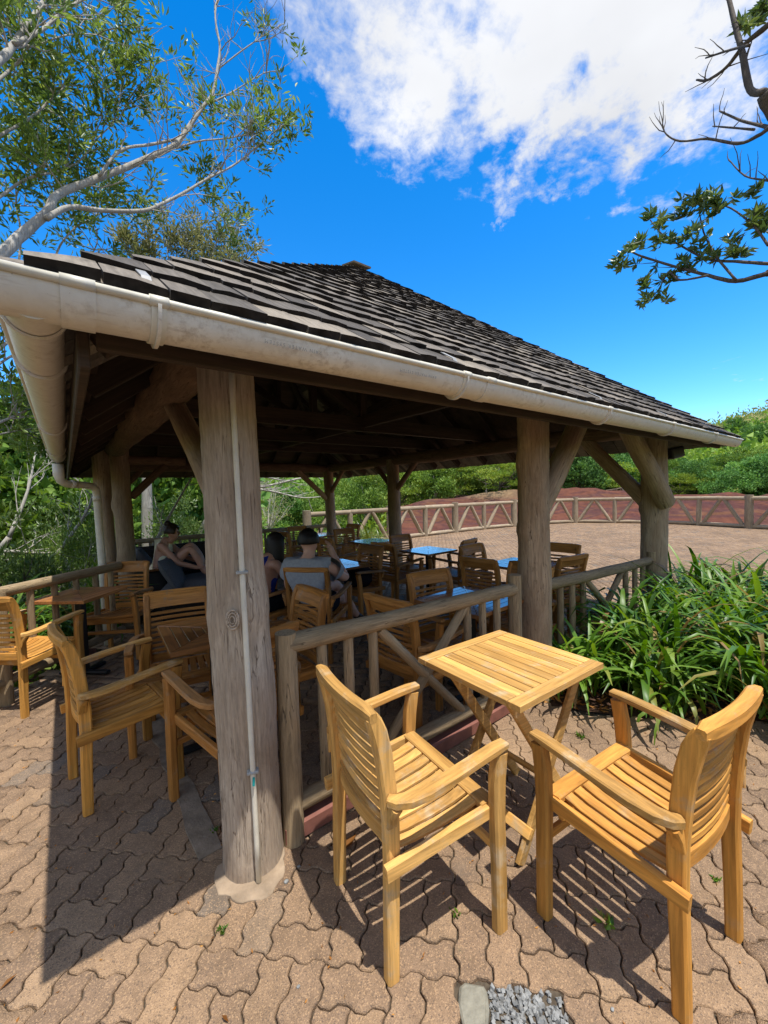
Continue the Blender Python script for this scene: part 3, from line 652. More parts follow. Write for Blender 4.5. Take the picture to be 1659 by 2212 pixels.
# ties, struts, rafters
def bar(name, p0, p1, w, h, mat, parent):
    p0, p1 = Vector(p0), Vector(p1); d = p1-p0; mb = MB(); mb.box((d.length/2, 0, 0), (d.length, w, h), bev=.004)
    x = d.normalized(); y = Vector((0, 0, 1)).cross(x)
    y = y.normalized() if y.length > 1e-3 else Vector((0, 1, 0)); z = x.cross(y)
    Mx = Matrix(((x.x, y.x, z.x, p0.x), (x.y, y.y, z.y, p0.y), (x.z, y.z, z.z, p0.z), (0, 0, 0, 1)))
    return mb.build(name, mat, parent, Mx, local=True)
for y in (RIDGE0, (RIDGE0+RIDGE1)/2, RIDGE1):
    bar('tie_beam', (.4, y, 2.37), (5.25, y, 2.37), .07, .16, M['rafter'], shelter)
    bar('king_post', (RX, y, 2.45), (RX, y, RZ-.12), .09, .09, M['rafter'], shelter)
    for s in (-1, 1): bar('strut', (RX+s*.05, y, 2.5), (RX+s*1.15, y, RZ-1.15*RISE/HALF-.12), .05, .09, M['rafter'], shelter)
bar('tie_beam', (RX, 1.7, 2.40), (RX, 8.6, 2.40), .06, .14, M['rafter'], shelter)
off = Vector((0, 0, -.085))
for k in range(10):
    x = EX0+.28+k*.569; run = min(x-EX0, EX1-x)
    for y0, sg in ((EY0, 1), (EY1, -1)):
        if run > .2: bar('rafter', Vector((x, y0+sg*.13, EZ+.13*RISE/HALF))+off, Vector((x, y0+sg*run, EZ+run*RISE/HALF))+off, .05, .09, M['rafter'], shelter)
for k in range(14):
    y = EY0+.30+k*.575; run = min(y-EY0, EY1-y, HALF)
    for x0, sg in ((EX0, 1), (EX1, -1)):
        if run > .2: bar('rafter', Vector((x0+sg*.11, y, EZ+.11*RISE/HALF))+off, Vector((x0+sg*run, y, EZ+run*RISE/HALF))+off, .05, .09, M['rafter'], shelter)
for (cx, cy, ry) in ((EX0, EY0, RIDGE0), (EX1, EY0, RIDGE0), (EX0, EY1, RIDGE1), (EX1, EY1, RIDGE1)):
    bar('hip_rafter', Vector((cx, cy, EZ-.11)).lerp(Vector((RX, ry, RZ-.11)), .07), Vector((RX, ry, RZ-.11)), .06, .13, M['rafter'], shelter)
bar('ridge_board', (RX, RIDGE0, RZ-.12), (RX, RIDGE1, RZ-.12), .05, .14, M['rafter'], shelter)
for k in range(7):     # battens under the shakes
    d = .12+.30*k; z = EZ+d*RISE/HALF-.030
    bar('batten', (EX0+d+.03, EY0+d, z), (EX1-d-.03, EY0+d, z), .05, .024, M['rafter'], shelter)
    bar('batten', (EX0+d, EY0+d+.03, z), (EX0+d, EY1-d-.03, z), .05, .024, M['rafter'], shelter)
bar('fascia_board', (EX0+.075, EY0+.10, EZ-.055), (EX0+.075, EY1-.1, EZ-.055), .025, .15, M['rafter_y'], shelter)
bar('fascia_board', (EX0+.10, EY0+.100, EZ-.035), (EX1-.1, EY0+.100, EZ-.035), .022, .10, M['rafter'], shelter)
# roof deck: one thin shell, the part that carries the shakes
c = [(EX0, EY0, EZ), (EX1, EY0, EZ), (EX1, EY1, EZ), (EX0, EY1, EZ), (RX, RIDGE0, RZ), (RX, RIDGE1, RZ)]
faces = [(0, 1, 4), (1, 2, 5, 4), (2, 3, 5), (3, 0, 4, 5)]
mb = MB(); mb.add(c, faces); mb.add([(x, y, z-.016) for x, y, z in c], [q[::-1] for q in faces]); mb.add(c[:4]+[(x, y, z-.016) for x, y, z in c[:4]], [(i, 4+i, 4+(i+1) % 4, (i+1) % 4) for i in range(4)])
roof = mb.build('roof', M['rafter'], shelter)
roof['label'] = 'steep hipped roof of dark weathered wooden shakes'
EXPO, TL = .152, .420
def shingle_verts(w, jit, tl=TL, tr=TL, lift=0):
    """one split shake: x across, y up the slope, z out of the roof; butt at y=0"""
    h = w/2-.0022; j = jit; e = lambda q: .008+.032*(1-q/TL)
    return [(-h, j[0], .003+lift), (h, j[1], .003+lift), (h, j[1]+.003, .041+j[2]*.5+lift), (-h, j[0]+.003, .041+j[3]*.5+lift), (0, (j[0]+j[1])/2+j[4]*.5, .043+(j[2]+j[3])/4+j[5]*.5+lift),
            (-h, tl, -.004), (h, tr, -.004), (h, tr, e(tr)), (-h, tl, e(tl)), (0, (tl+tr)/2, e((tl+tr)/2)+.001)]
SH_F = [((0, 1, 2, 4, 3), 1), ((3, 4, 9, 8), 0), ((4, 2, 7, 9), 0), ((0, 3, 8, 5), 0), ((1, 6, 7, 2), 0), ((0, 5, 6, 1), 0), ((5, 8, 9, 7, 6), 0)]
def face_frame(k):
    if k == 0: o = Vector((0, EY0, EZ)); x = Vector((1, 0, 0)); y = Vector((0, CP, SP)); lo, hi = EX0, EX1
    elif k == 1: o = Vector((EX1, 0, EZ)); x = Vector((0, 1, 0)); y = Vector((-CP, 0, SP)); lo, hi = EY0, EY1
    elif k == 2: o = Vector((0, EY1, EZ)); x = Vector((-1, 0, 0)); y = Vector((0, -CP, SP)); lo, hi = -EX1, -EX0
    else: o = Vector((EX0, 0, EZ)); x = Vector((0, -1, 0)); y = Vector((CP, 0, SP)); lo, hi = -EY1, -EY0
    z = x.cross(y); Fm = Matrix(((x.x, y.x, z.x, o.x), (x.y, y.y, z.y, o.y), (x.z, y.z, z.z, o.z), (0, 0, 0, 1)))
    return Fm, lo, hi
tiles = []; rnd = random.Random(3); ncourse = int(HALF/CP/EXPO)
for face in range(4):
    Fm, lo, hi = face_frame(face)
    for cidx in range(-1, ncourse):
        t = max(cidx, 0)*EXPO-.03; plan = max(t, 0)*CP; mg = -.02 if face in (0, 2) else .035; a, b = lo+plan+mg, hi-plan-mg; x = a-(0 if cidx >= 0 else .06)
        while x < b:
            w = min(rnd.uniform(.085, .150), b-x+.03)
            if w > .04:
                jit = (rnd.uniform(-.009, .009), rnd.uniform(-.009, .009), rnd.uniform(-.006, .008), rnd.uniform(-.006, .008), rnd.uniform(-.008, .004), rnd.uniform(-.004, .006))
                cen = Fm @ Vector((x+w/2, t, .03)); dd = (cen-EYE).length
                mo = .03 if face in (0, 2) else -.02; tl = min(TL, max(.035, min(x-lo, hi-x)/CP-t+mo)); tr = min(TL, max(.035, min(hi-x-w, x+w-lo)/CP-t+mo))
                tiles.append((dd, face, Fm @ Matrix.Translation((x+w/2, t, (.020 if cidx >= 0 else -.004)+rnd.uniform(0, .003)-((.022 if min(x-a, b-x) > .7 else .050) if face in (1, 3) else 0))) @ Matrix.Rotation(rnd.gauss(0, .006), 4, 'Z'), w, jit, cidx, tl, tr))
            x += w
front = sorted([q for q in tiles if q[1] == 0 and q[5] >= 0], key=lambda q: q[0])
indiv = front[:300]; ids = set(id(q) for q in indiv); rest = [q for q in tiles if id(q) not in ids]
protos = {}
def shingle_mesh(w, jit, kx, tl, tr):
    key = (round(w/.015), kx) if tl == TL and tr == TL else (round(w/.015), kx, tl, tr)
    if key not in protos:
        me = MB().add(shingle_verts(key[0]*.015, jit, tl, tr), [q for q, _ in SH_F]).mesh('shingle')
        me.materials.append(M['shingle']); me.materials.append(M['shingle_end'])
        me.polygons.foreach_set('material_index', [m for _, m in SH_F]); protos[key] = me
    return protos[key], key[0]*.015
for q in indiv:
    me, w0 = shingle_mesh(q[3], q[4], rnd.randrange(10), q[6], q[7])
    put(bpy.data.objects.new('shingle', me), roof, q[2] @ Matrix.Diagonal((q[3]/w0, 1, 1, 1)))
V = []; Fc = []; MI = []; RN = []
for q in rest:
    b = len(V); V += [q[2] @ Vector(p) for p in shingle_verts(q[3], q[4], q[6], q[7])]; r_ = rnd.random(); RN += [r_]*10
    for fc, mi in SH_F: Fc.append(tuple(i+b for i in fc)); MI.append(mi)
mb = MB(); mb.v = [tuple(p) for p in V]; mb.f = Fc; me = mb.mesh('shingle_field'); me.materials.append(M['shingle']); me.materials.append(M['shingle_end'])
me.polygons.foreach_set('material_index', MI); a = me.attributes.new('rnd', 'FLOAT', 'POINT'); a.data.foreach_set('value', RN)
o = put(bpy.data.objects.new('shingle_field', me), roof); o['kind'] = 'stuff'
# hip and ridge caps of doubled shakes
def caps(p0, p1, n, wd):
    p0, p1 = Vector(p0), Vector(p1); d = (p1-p0).normalized(); sd = d.cross(Vector((0, 0, 1))).normalized(); up = sd.cross(d)
    for i in range(n):
        for s in (-1, 1):
            p = p0+(p1-p0)*(i/n); y = d; x = (sd*s*.86-up*.5).normalized(); z = x.cross(y) if s > 0 else y.cross(x)
            if z.z < 0: z = -z
            Mx = Matrix(((x.x, y.x, z.x, p.x), (x.y, y.y, z.y, p.y), (x.z, y.z, z.z, p.z), (0, 0, 0, 1)))
            mb = MB(); L_ = (p1-p0).length/n*1.9; th = .03
            mb.add([(Mx @ Vector(q)) for q in [(-.01, 0, .02), (wd, 0, .02), (wd, 0, .055), (-.01, 0, .06), (-.01, L_, .0), (wd, L_, .0), (wd, L_, .02), (-.01, L_, .022)]], [(0, 1, 2, 3), (3, 2, 6, 7), (1, 5, 6, 2), (4, 7, 6, 5), (0, 3, 7, 4), (0, 4, 5, 1)] if s > 0 else [(0, 3, 2, 1), (3, 7, 6, 2), (1, 2, 6, 5), (4, 5, 6, 7), (0, 4, 7, 3), (0, 1, 5, 4)])
            mb.build('ridge_shingle', M['shingle'], roof)
caps((RX, RIDGE0+.06, RZ+.035), (RX, RIDGE1+.1, RZ+.035), 12, .12)
mb = MB(); mb.box((RX, RIDGE0+.02, RZ+.075), (.24, .26, .018), Matrix.Rotation(.25, 3, 'X')); mb.build('ridge_cap', M['grey_concrete'], roof)

# ------------------------------------------------------------------ gutters
gut = thing('rain_gutter', 'dirty cream half-round rain gutter along the front and left eaves', 'gutter', (-.02, 1.14, 1.9))
GR_, GZ, GY, GX = .060, 2.010, 1.126, -.032
def halfround(R, t, dz=1.12, n=14):
    o = [(R*math.cos(a), R*math.sin(a)*dz) for a in np.linspace(math.pi, 2*math.pi, n)]
    i = [((R-t)*math.cos(a), (R-t)*math.sin(a)*dz) for a in np.linspace(2*math.pi, math.pi, n)]
    return o+i
def channel(name, axis, fixed, z, a0, a1, R, t, mat, parent, flip=1, nseg=1, smooth=True):
    pr = halfround(R, t); n = len(pr); v = []; f = []
    for k in range(nseg+1):
        s = a0+(a1-a0)*k/nseg
        for (p, q) in pr: v.append((s, fixed+p*flip, z+q) if axis == 'x' else (fixed+p*flip, s, z+q))
    for k in range(nseg):
        for j in range(n): f.append((k*n+j, k*n+(j+1) % n, (k+1)*n+(j+1) % n, (k+1)*n+j))
    f.append(tuple(range(n))); f.append(tuple(range(nseg*n+n-1, nseg*n-1, -1)))
    o = MB().add(v, f).build(name, mat, parent); smooth_angle(o.data, 45); return o
channel('channel', 'x', GY, GZ, -.10, 5.80, GR_, .004, M['pvc'], gut, nseg=40)
channel('channel', 'y', GX, GZ-.004, 1.114, 4.95, GR_-.001, .004, M['pvc'], gut, nseg=30)
MB().tube([(x, GY-GR_-.002, GZ+.004) for x in np.linspace(-.10, 5.80, 12)], .0095, 10).build('bead', M['pvc_clean'], gut, smooth=True)
MB().tube([(GX-GR_, y, GZ-.008) for y in np.linspace(1.08, 4.95, 8)], .009, 10).build('bead', M['pvc_clean'], gut, smooth=True)
for x0, x1 in ((.015, .075), (1.40, 1.45)):
    channel('joint_collar', 'x', GY, GZ, x0, x1, GR_+.0035, .004, M['pvc'], gut)
    MB().tube([(x0, GY-GR_-.002, GZ+.004), (x1, GY-GR_-.002, GZ+.004)], .0125, 10).build('collar_lip', M['pvc_clean'], gut, smooth=True)
for y0, y1 in ((1.22, 1.235), (4.82, 4.87), (4.25, 4.28)): channel('joint_collar', 'y', GX, GZ-.006, y0, y1, GR_+.004, .005, M['pvc'], gut)
def bracket(x):
    channel('bracket', 'x', GY, GZ, x-.004, x+.004, GR_+.013, .015, M['pvc'], gut)
    channel('bracket', 'x', GY, GZ, x-.016, x+.016, GR_+.0042, .004, M['pvc_clean'], gut)
    MB().tube([(x-.02, GY-GR_-.002, GZ+.004), (x+.02, GY-GR_-.002, GZ+.004)], .013, 10).build('clip', M['pvc_clean'], gut, smooth=True)
    MB().sweep([(x-.012, GY-GR_+.012, GZ+.010), (x-.014, GY-.030, GZ+.040), (x-.016, GY-.012, GZ+.078), (x-.018, GY+.05, GZ+.118)], .022, .004, up=(0, -1, .3)).build('strap', M['steel'], gut)
for x in (.195, 1.27, 2.55, 3.65, 4.8): bracket(x)
channel('bracket', 'y', GX, GZ-.006, 1.60, 1.622, GR_+.006, .008, M['pvc'], gut)
channel('bracket', 'y', GX, GZ-.006, 2.9, 2.92, GR_+.006, .008, M['pvc'], gut)
for s, x in ((0, 5.80),):
    pr = [(5.802, GY+GR_*math.cos(a), GZ+GR_*1.12*math.sin(a)) for a in np.linspace(math.pi, 2*math.pi, 14)]
    MB().add(pr, [tuple(range(14))]).build('end_cap', M['pvc'], gut)
# outlet and downpipe at the far end of the left gutter
dp = [(GX, 4.90, GZ-.09), (GX, 4.90, GZ-.19), (GX+.01, 4.91, GZ-.245), (GX+.05, 4.95, GZ-.275), (.16, 5.08, GZ-.285), (.23, 5.17, GZ-.295), (.262, 5.21, GZ-.33), (.268, 5.22, GZ-.40), (.275, 5.225, 1.0), (.283, 5.23, .02)]
MB().tube(dp, [.045]*2+[.036]*8, 14).build('downpipe', M['pvc_clean'], gut, smooth=True)
for p, q in (((.06, 4.96, GZ-.276), (.085, 4.985, GZ-.278)), ((.267, 5.219, GZ-.40), (.268, 5.22, GZ-.45))): MB().tube([p, q], .040, 14).build('pipe_collar', M['pvc_clean'], gut, smooth=True)
channel('end_cap', 'y', GX, GZ-.006, 4.945, 4.955, GR_+.002, GR_*.9, M['pvc'], gut)
# maker's print, upside down along the channel, as it hangs
for x in (.62, 1.10):
    cu = bpy.data.curves.new('print', 'FONT'); cu.body = 'RAIN WATER SYSTEM'; cu.size = .014; cu.extrude = .0002; cu.space_character = 1.35; cu.materials.append(M['print'])
    y = GY-GR_*.965; z = GZ-.028
    Mx = Matrix.Translation((x, y-.004, z)) @ Matrix.Rotation(math.pi/2+.22, 4, 'X') @ Matrix.Rotation(math.pi, 4, 'Z')
    tmp = bpy.data.objects.new('tmp_print', cu); COL.objects.link(tmp); dg = bpy.context.evaluated_depsgraph_get(); dg.update()
    pm = bpy.data.meshes.new_from_object(tmp.evaluated_get(dg)); bpy.data.objects.remove(tmp, do_unlink=True)
    if not pm.materials: pm.materials.append(M['print'])
    put(bpy.data.objects.new('print', pm), gut, Mx)
# conduit on the near post
pipe = thing('conduit_pipe', 'thin white conduit running up the near corner post', 'pipe', (.50, 1.55, 0))
cd = Vector((math.cos(camface+.06), math.sin(camface+.06), 0))
def onpost(z, extra): c_ = Vector((.562-.034*z/2.22, 1.70-.025*z/2.22, z)); rr = .118-.010*z/2.22; dd = Vector((math.cos(camface+.10+.04*z), math.sin(camface+.10+.04*z), 0)); return c_+dd*(rr+extra)
MB().tube([onpost(z, .016) for z in np.linspace(.01, 2.10, 14)], .0105, 10).build('tube', M['pvc_clean'], pipe, smooth=True)
for z in (1.27, .47):
    p = onpost(z, .014); MB().box(p, (.045, .03, .012), Matrix.Rotation(camface+math.pi/2, 3, 'Z'), bev=.003).build('clamp', M['steel'], pipe)
p = onpost(.455, .03); MB().sweep([p, p+Vector((-.004, -.006, -.03))], .009, .004).build('cable_tie', M['teal'], pipe)
# loudspeaker on the far corner post
sp = thing('loudspeaker', 'small black loudspeaker bracketed to the right corner post under the eave', 'loudspeaker', (5.33, 1.60, 1.85))
MB().box((5.37, 1.57, 1.905), (.19, .12, .12), Matrix.Rotation(-.35, 3, 'Z') @ Matrix.Rotation(-.2, 3, 'Y'), bev=.012).build('cabinet', M['black'], sp)
MB().tube([(5.20, 1.64, 1.95), (5.25, 1.60, 1.96), (5.30, 1.59, 1.93)], .008, 8).build('bracket', M['black'], sp)
MB().tube([(5.20, 1.64, 1.86), (5.25, 1.60, 1.85), (5.30, 1.59, 1.88)], .008, 8).build('bracket', M['black'], sp)

# ------------------------------------------------------------------ log railings
def railing(label, p0, p1, zt0, zt1, zb, posts, balusters, crosses, rr=.043, group='log railings of the shelter'):
    p0, p1 = Vector(p0), Vector(p1); d = (p1-p0); rl = thing('log_railing', label, 'railing', (*(p0.xy), 0), 0, group)
    P = lambda t, z: (p0.x+d.x*t, p0.y+d.y*t, z)
    ht = lambda t: zt0+(zt1-zt0)*t
    log('handrail', P(.0, zt0), P(1.0, zt1), rr*1.08, rr, 'log', rl, n=14, step=.08, amp=.06, bow=.008)
    log('bottom_rail', P(.0, zb), P(1.0, zb), rr*.95, rr*.9, 'log', rl, n=12, step=.1, amp=.05)
    for t, top in posts: log('post', P(t, 0), P(t, top), rr*1.12, rr*1.08, 'log', rl, n=14, step=.1, amp=.04)
    for t in balusters: log('baluster', P(t, zb), P(t, ht(t)-rr*.6), rr*.62, rr*.58, 'log', rl, n=10, step=.1, amp=.05)
    for (ta, za, tb, zb2) in crosses: log('cross_brace', P(ta, za), P(tb, zb2), rr*.66, rr*.62, 'log', rl, n=10, step=.1, amp=.05)
    return rl
X = lambda x, a, b: (x-a)/(b-a)
a, b = .735, 2.46
railing('near log railing with crossed braces behind the two sunlit chairs', (a, 1.668, 0), (b, 1.668, 0), .905, .855, .165, ((0, .955), (1, .955)), [X(q, a, b) for q in (.911, 1.06, 1.212, 1.95, 2.10, 2.25)], ((X(1.25, a, b), .85, X(1.88, a, b), .19), (X(1.93, a, b), .84, X(1.26, a, b), .20)))
a, b = 2.78, 5.0
railing('log railing behind the green strap-leaved plants', (a, 1.668, 0), (b, 1.668, 0), .82, .73, .15, ((1, .83),), [X(q, a, b) for q in (3.08, 3.27, 3.46, 4.33, 4.56, 4.77)], ((X(3.5, a, b), .76, X(4.25, a, b), .19), (X(4.27, a, b), .74, X(3.55, a, b), .2)))
railing('dark log railing running off to the left behind the sunlit chair', (-1.30, 3.42, 0), (.42, 5.14, 0), .885, .865, .18, ((0, .9), (.5, .88)), (.08, .16, .24, .32, .40, .60, .69, .78, .87, .95), ((.42, .80, .58, .2),))
railing('low log railing along the back of the shelter above the valley', (.7, 8.62, 0), (4.95, 8.62, 0), .80, .80, .15, ((.5, .86),), [.04*k for k in range(1, 25) if k != 12], ())
railing('short log railing between the left post and the far corner', (.46, 6.35, 0), (.52, 8.5, 0), .80, .80, .15, (), [.08*k for k in range(1, 12)], ())

# ------------------------------------------------------------------ furniture
def chair_parts():
    """meshes of one stacking slatted armchair in its own space: x right, y forward, z up"""
    P = []
    for s in (-1, 1):
        # rear leg and back post in one sawn piece, curling backwards at the top
        pts = [(s*.196, -.205, 0), (s*.196, -.200, .20), (s*.195, -.192, .40), (s*.195, -.192, .52), (s*.195, -.200, .64), (s*.195, -.211, .74), (s*.195, -.228, .82), (s*.195, -.243, .862), (s*.195, -.251, .880)]
        P.append(('leg', 'z', MB().sweep(pts, [.040]*9, [.044, .046, .05, .052, .052, .054, .054, .048, .040], up=(0, 1, 0))))
        pts = [(s*.276, .200, 0), (s*.275, .200, .25), (s*.272, .199, .42), (s*.268, .206, .54), (s*.266, .222, .632)]
        P.append(('leg', 'z', MB().sweep(pts, [.040, .042, .044, .044, .044], [.050, .050, .052, .056, .052], up=(0, 1, 0))))
        pts = [(s*.222, -.212, .612), (s*.243, -.196, .613), (s*.262, -.158, .617), (s*.270, -.10, .623), (s*.272, 0, .634), (s*.270, .10, .644), (s*.267, .20, .652), (s*.265, .25, .654)]
        P.append(('armrest', 'arm', MB().sweep(pts, [.030, .040, .048, .052, .050, .048, .048, .042], [.030, .030, .029, .028, .027, .027, .026, .020])))
        P.append(('arm_bracket', 'z', MB().sweep([(s*.224, -.205, .525), (s*.228, -.203, .56), (s*.238, -.198, .598)], [.012, .022, .045], .034, up=(0, 1, 0))))
        pts = [(s*.250, .185, .425), (s*.246, .05, .418), (s*.238, -.10, .405), (s*.231, -.236, .394)]
        P.append(('side_rail', 'y', MB().sweep(pts, .026, .050)))
    # seat: front board, back board, slats front to back, an under-rail
    pts = [(x, .185+.012*(1-(x/.25)**2), .442-.012*(1-(x/.25)**2)) for x in np.linspace(-.25, .25, 7)]
    P.append(('seat_rail', 'x', MB().sweep(pts, .062, .026)))
    P.append(('seat_rail', 'x', MB().box((0, -.165, .395), (.36, .022, .05), bev=.004)))
    P.append(('seat_rail', 'x', MB().box((0, .165, .385), (.46, .022, .055), bev=.004)))
    P.append(('stretcher', 'x', MB().box((0, .205, .285), (.51, .022, .032), bev=.004)))
    for k in range(8):
        x = (k-3.5)*.0515
        pts = [(x*1.06, .158, .437), (x*1.05, .10, .425), (x*1.02, .0, .415), (x*.97, -.10, .409), (x*.93, -.172, .411)]
        P.append(('seat_slat', 'y', MB().sweep(pts, [.0425, .042, .041, .039, .037], .014)))
    # back: broad top rail, slats, broad bottom rail, all bowed backwards
    def slat(z, y, hgt, th):
        bow = .016
        pts = [(x, y-bow*(1-(x/.178)**2), z) for x in np.linspace(-.178, .178, 7)]
        return MB().sweep(pts, th, hgt)
    yb = lambda z: np.interp(z, [.40, .52, .64, .74, .82, .885, .903], [-.190, -.192, -.200, -.211, -.228, -.252, -.262])
    pts = lambda z, yo: [(x, yb(z)-yo-.016*(1-(x/.178)**2), z) for x in np.linspace(-.178, .178, 7)]
    mb = MB(); zs = [.795, .82, .845, .872]; rows = [pts(z, 0) for z in zs]
    v = []; f = []
    for r_i, row in enumerate(rows):
        for (x, y, z) in row:
            th = .024 if r_i < 3 else .012; v.append((x, y+th/2+.004, z)); v.append((x, y-th/2+.004, z))
    n = 14
    for i in range(3):
        for j in range(6):
            a = i*n+2*j; f.append((a, a+n, a+n+2, a+2)); f.append((a+1, a+3, a+n+3, a+n+1))
    for j in range(6): f.append((2*j, 2*j+2, 2*j+3, 2*j+1)); a = 3*n+2*j; f.append((a, a+1, a+3, a+2))
    for i in range(3):
        a = i*n; f.append((a, a+1, a+n+1, a+n)); a = i*n+12; f.append((a, a+n, a+n+1, a+1))
    mb.add(v, f)
    xs = np.linspace(-.2155, .2155, 11); mb.sweep([(x, -.2525-.014*(1-min(1, abs(x)/.178)**2), .880) for x in xs], [.026]+[.040]*9+[.026], [.030]+[.046]*9+[.030]); P.append(('top_rail', 'x', mb))
    for k in range(8):
        z = .500+.0365*k; P.append(('back_slat', 'x', slat(z, float(yb(z))+.004, .0205, .011)))
    P.append(('bottom_rail', 'x', slat(.448, float(yb(.448))+.004, .055, .018)))
    return P
CH = chair_parts(); CHM = {}
def chair_meshes(kind):
    if kind not in CHM:
        lst = []
        for nm, g, mb in CH:
            me = mb.mesh(nm); smooth_angle(me, 38)
            key = {'teak': 'teak_', 'old': 'oldteak_', 'pale': 'paleteak_'}[kind]
            me.materials.append(M[('oldarm' if kind == 'old' else 'armteak')] if g == 'arm' else M[key+g]); lst.append((nm, me))
        CHM[kind] = lst
    return CHM[kind]
def chair(x, y, faz, label, kind='old', group='slatted wooden armchairs', z=0.0):
    t = thing('armchair', label, 'chair', (x, y, z), rad(faz-90), group); B = WM[t.name]
    for nm, me in chair_meshes(kind): put(bpy.data.objects.new(nm, me), t, B)
    return t
def chair_by_back(mx, my, faz, label, kind='old', **kw):       # mx,my: middle of the top rail
    c_, s_ = math.cos(rad(faz)), math.sin(rad(faz)); return chair(mx+.255*c_, my+.255*s_, faz, label, kind, **kw)
# two chairs in the sun
chair(.972, 1.150, -7, 'golden teak armchair in the sun left of the folding table, back to the post', 'pale')
chair(1.556, .548, 84, 'orange-gold teak armchair in the sun on the right, its back to the flower bed', 'teak')
# left corner
chair(-.30, 4.20, 44, 'sunlit teak armchair cut off by the left edge of the picture', 'teak')
chair_by_back(.50, 5.12, -122, 'teak armchair facing us against the left railing, behind the orange table top', 'old')
chair(.185, 2.705, 8, 'teak armchair seen from behind standing left of the near post, half in the shade', 'teak')
chair_by_back(.61, 3.24, -102, 'teak armchair facing us behind the small table left of the near post', 'old')
chair(.675, 2.165, 101, 'teak armchair mostly hidden behind the near corner post', 'old')
# under the roof
chair_by_back(1.34, 2.56, 181, 'teak armchair right behind the near railing, just below the seated man', 'old')
man_seat = chair_by_back(1.69, 3.34, 40, 'teak armchair the man in the grey shirt sits in', 'old')
woman_seat = chair(1.60, 3.97, 8, 'teak armchair the woman in the blue top sits in', 'old')
chair_by_back(1.56, 1.99, 5, 'teak armchair close behind the crossed braces of the near railing', 'old')
chair_by_back(2.35, 2.42, -97, 'teak armchair facing us behind the blue-glossed table at the middle post', 'old')
chair_by_back(3.20, 2.00, 180, 'teak armchair almost hidden behind the middle post', 'old')
chair_by_back(3.11, 2.52, 4, 'teak armchair seen from behind between middle post and the table beyond it', 'old')
chair_by_back(3.86, 3.22, -90, 'teak armchair facing us just left of the middle post, second row', 'old')
chair_by_back(4.25, 3.56, 104, 'teak armchair turned away at the third table, nearest to the plaza', 'old')
chair_by_back(4.06, 4.80, -88, 'teak armchair facing us in front of the mid right post', 'old')
chair_by_back(3.25, 4.20, 6, 'teak armchair with its back to the chair that holds the rucksack', 'old')
chair_by_back(3.02, 4.12, 187, 'teak armchair with a black rucksack on its seat', 'old')
chair_by_back(3.06, 5.40, 5, 'teak armchair behind the seated man, left of the second far table', 'old')
chair_by_back(4.16, 6.57, -94, 'teak armchair facing us between the two farthest tables', 'old')
chair_by_back(4.92, 7.35, 186, 'teak armchair by the far corner post near the yellow-green plants', 'old')
chair_by_back(3.88, 7.98, -95, 'teak armchair facing us at the farthest table against the back railing', 'old')
chair_by_back(3.12, 7.06, 8, 'teak armchair left of the farthest table, above the woman with dark hair', 'old')
chair_by_back(4.58, 2.45, 184, 'teak armchair just right of the middle post with its back to the plaza', 'old')
chair_by_back(3.83, 1.93, 82, 'teak armchair with its back against the railing behind the green plants', 'old')

def board_quad(a, b, c_, d, z0, z1, inset=.0016):
    """a bevelled flat board from four plan corners"""
    pts = [Vector(p) for p in (a, b, c_, d)]; cen = sum(pts, Vector((0, 0)))/4
    sh = lambda k: [p+(pts[(i+1) % 4]-p).normalized()*k+(pts[i-1]-p).normalized()*k for i, p in enumerate(pts)]
    v = [(p.x, p.y, z0) for p in sh(inset)]+[(p.x, p.y, z1-.002) for p in sh(inset)]+[(p.x, p.y, z1) for p in sh(inset+.003)]
    f = [(3, 2, 1, 0)]+[(k*4+j, k*4+(j+1) % 4, k*4+4+(j+1) % 4, k*4+4+j) for k in range(2) for j in range(4)]+[(8, 9, 10, 11)]
    return MB().add(v, f)
def cafe_table(x, y, rz, label, side=.60, h=.74, mats=('tabletop', 'tabletop_y')):
    t = thing('cafe_table', label, 'table', (x, y, 0), rad(rz), 'square cafe tables under the roof'); B = WM[t.name]; s = side/2
    rings = [(s, s-.062), (s-.062, s-.118), (s-.118, s-.172), (s-.172, s-.225)]
    for (a, b) in rings:
        for k in range(4):
            R_ = Matrix.Rotation(k*math.pi/2, 2); q = [R_ @ Vector(p) for p in ((-a, -a), (a, -a), (b, -b), (-b, -b))]
            board_quad(*q, h-.026, h).build('board', M[mats[k % 2]], t, B, local=True)
    b = rings[-1][1]; board_quad((-b, -b), (b, -b), (b, b), (-b, b), h-.026, h).build('board', M[mats[0]], t, B, local=True)
    MB().box((0, 0, h-.036), (side*.8, side*.8, .012)).build('underframe', M['black'], t, B, local=True)
    MB().box((0, 0, h/2), (.062, .062, h-.06), bev=.006).build('column', M['black'], t, B, local=True)
    MB().box((0, 0, .022), (.46, .06, .03), bev=.01).build('foot', M['black'], t, B, local=True)
    MB().box((0, 0, .024), (.06, .46, .03), bev=.01).build('foot', M['black'], t, B, local=True)
    return t
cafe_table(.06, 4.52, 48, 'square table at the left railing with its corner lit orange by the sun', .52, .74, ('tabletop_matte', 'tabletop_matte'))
cafe_table(.70, 2.66, -3, 'square table partly hidden behind the near corner post', .58)
cafe_table(2.42, 4.06, 0, 'square table in front of the man and the woman with dark hair')
cafe_table(2.36, 1.99, 2, 'square table close behind the near railing beside the middle post', .60)
cafe_table(3.90, 2.55, 2, 'square table half hidden behind the middle post', .60)
cafe_table(3.96, 4.07, 1, 'third square table from the back, its top reflecting the sky', .58)
cafe_table(4.10, 5.60, 3, 'second square table from the back, in front of the yellow-green plants', .58)
cafe_table(4.10, 7.35, 8, 'farthest square table, in the corner by the back railing', .58)

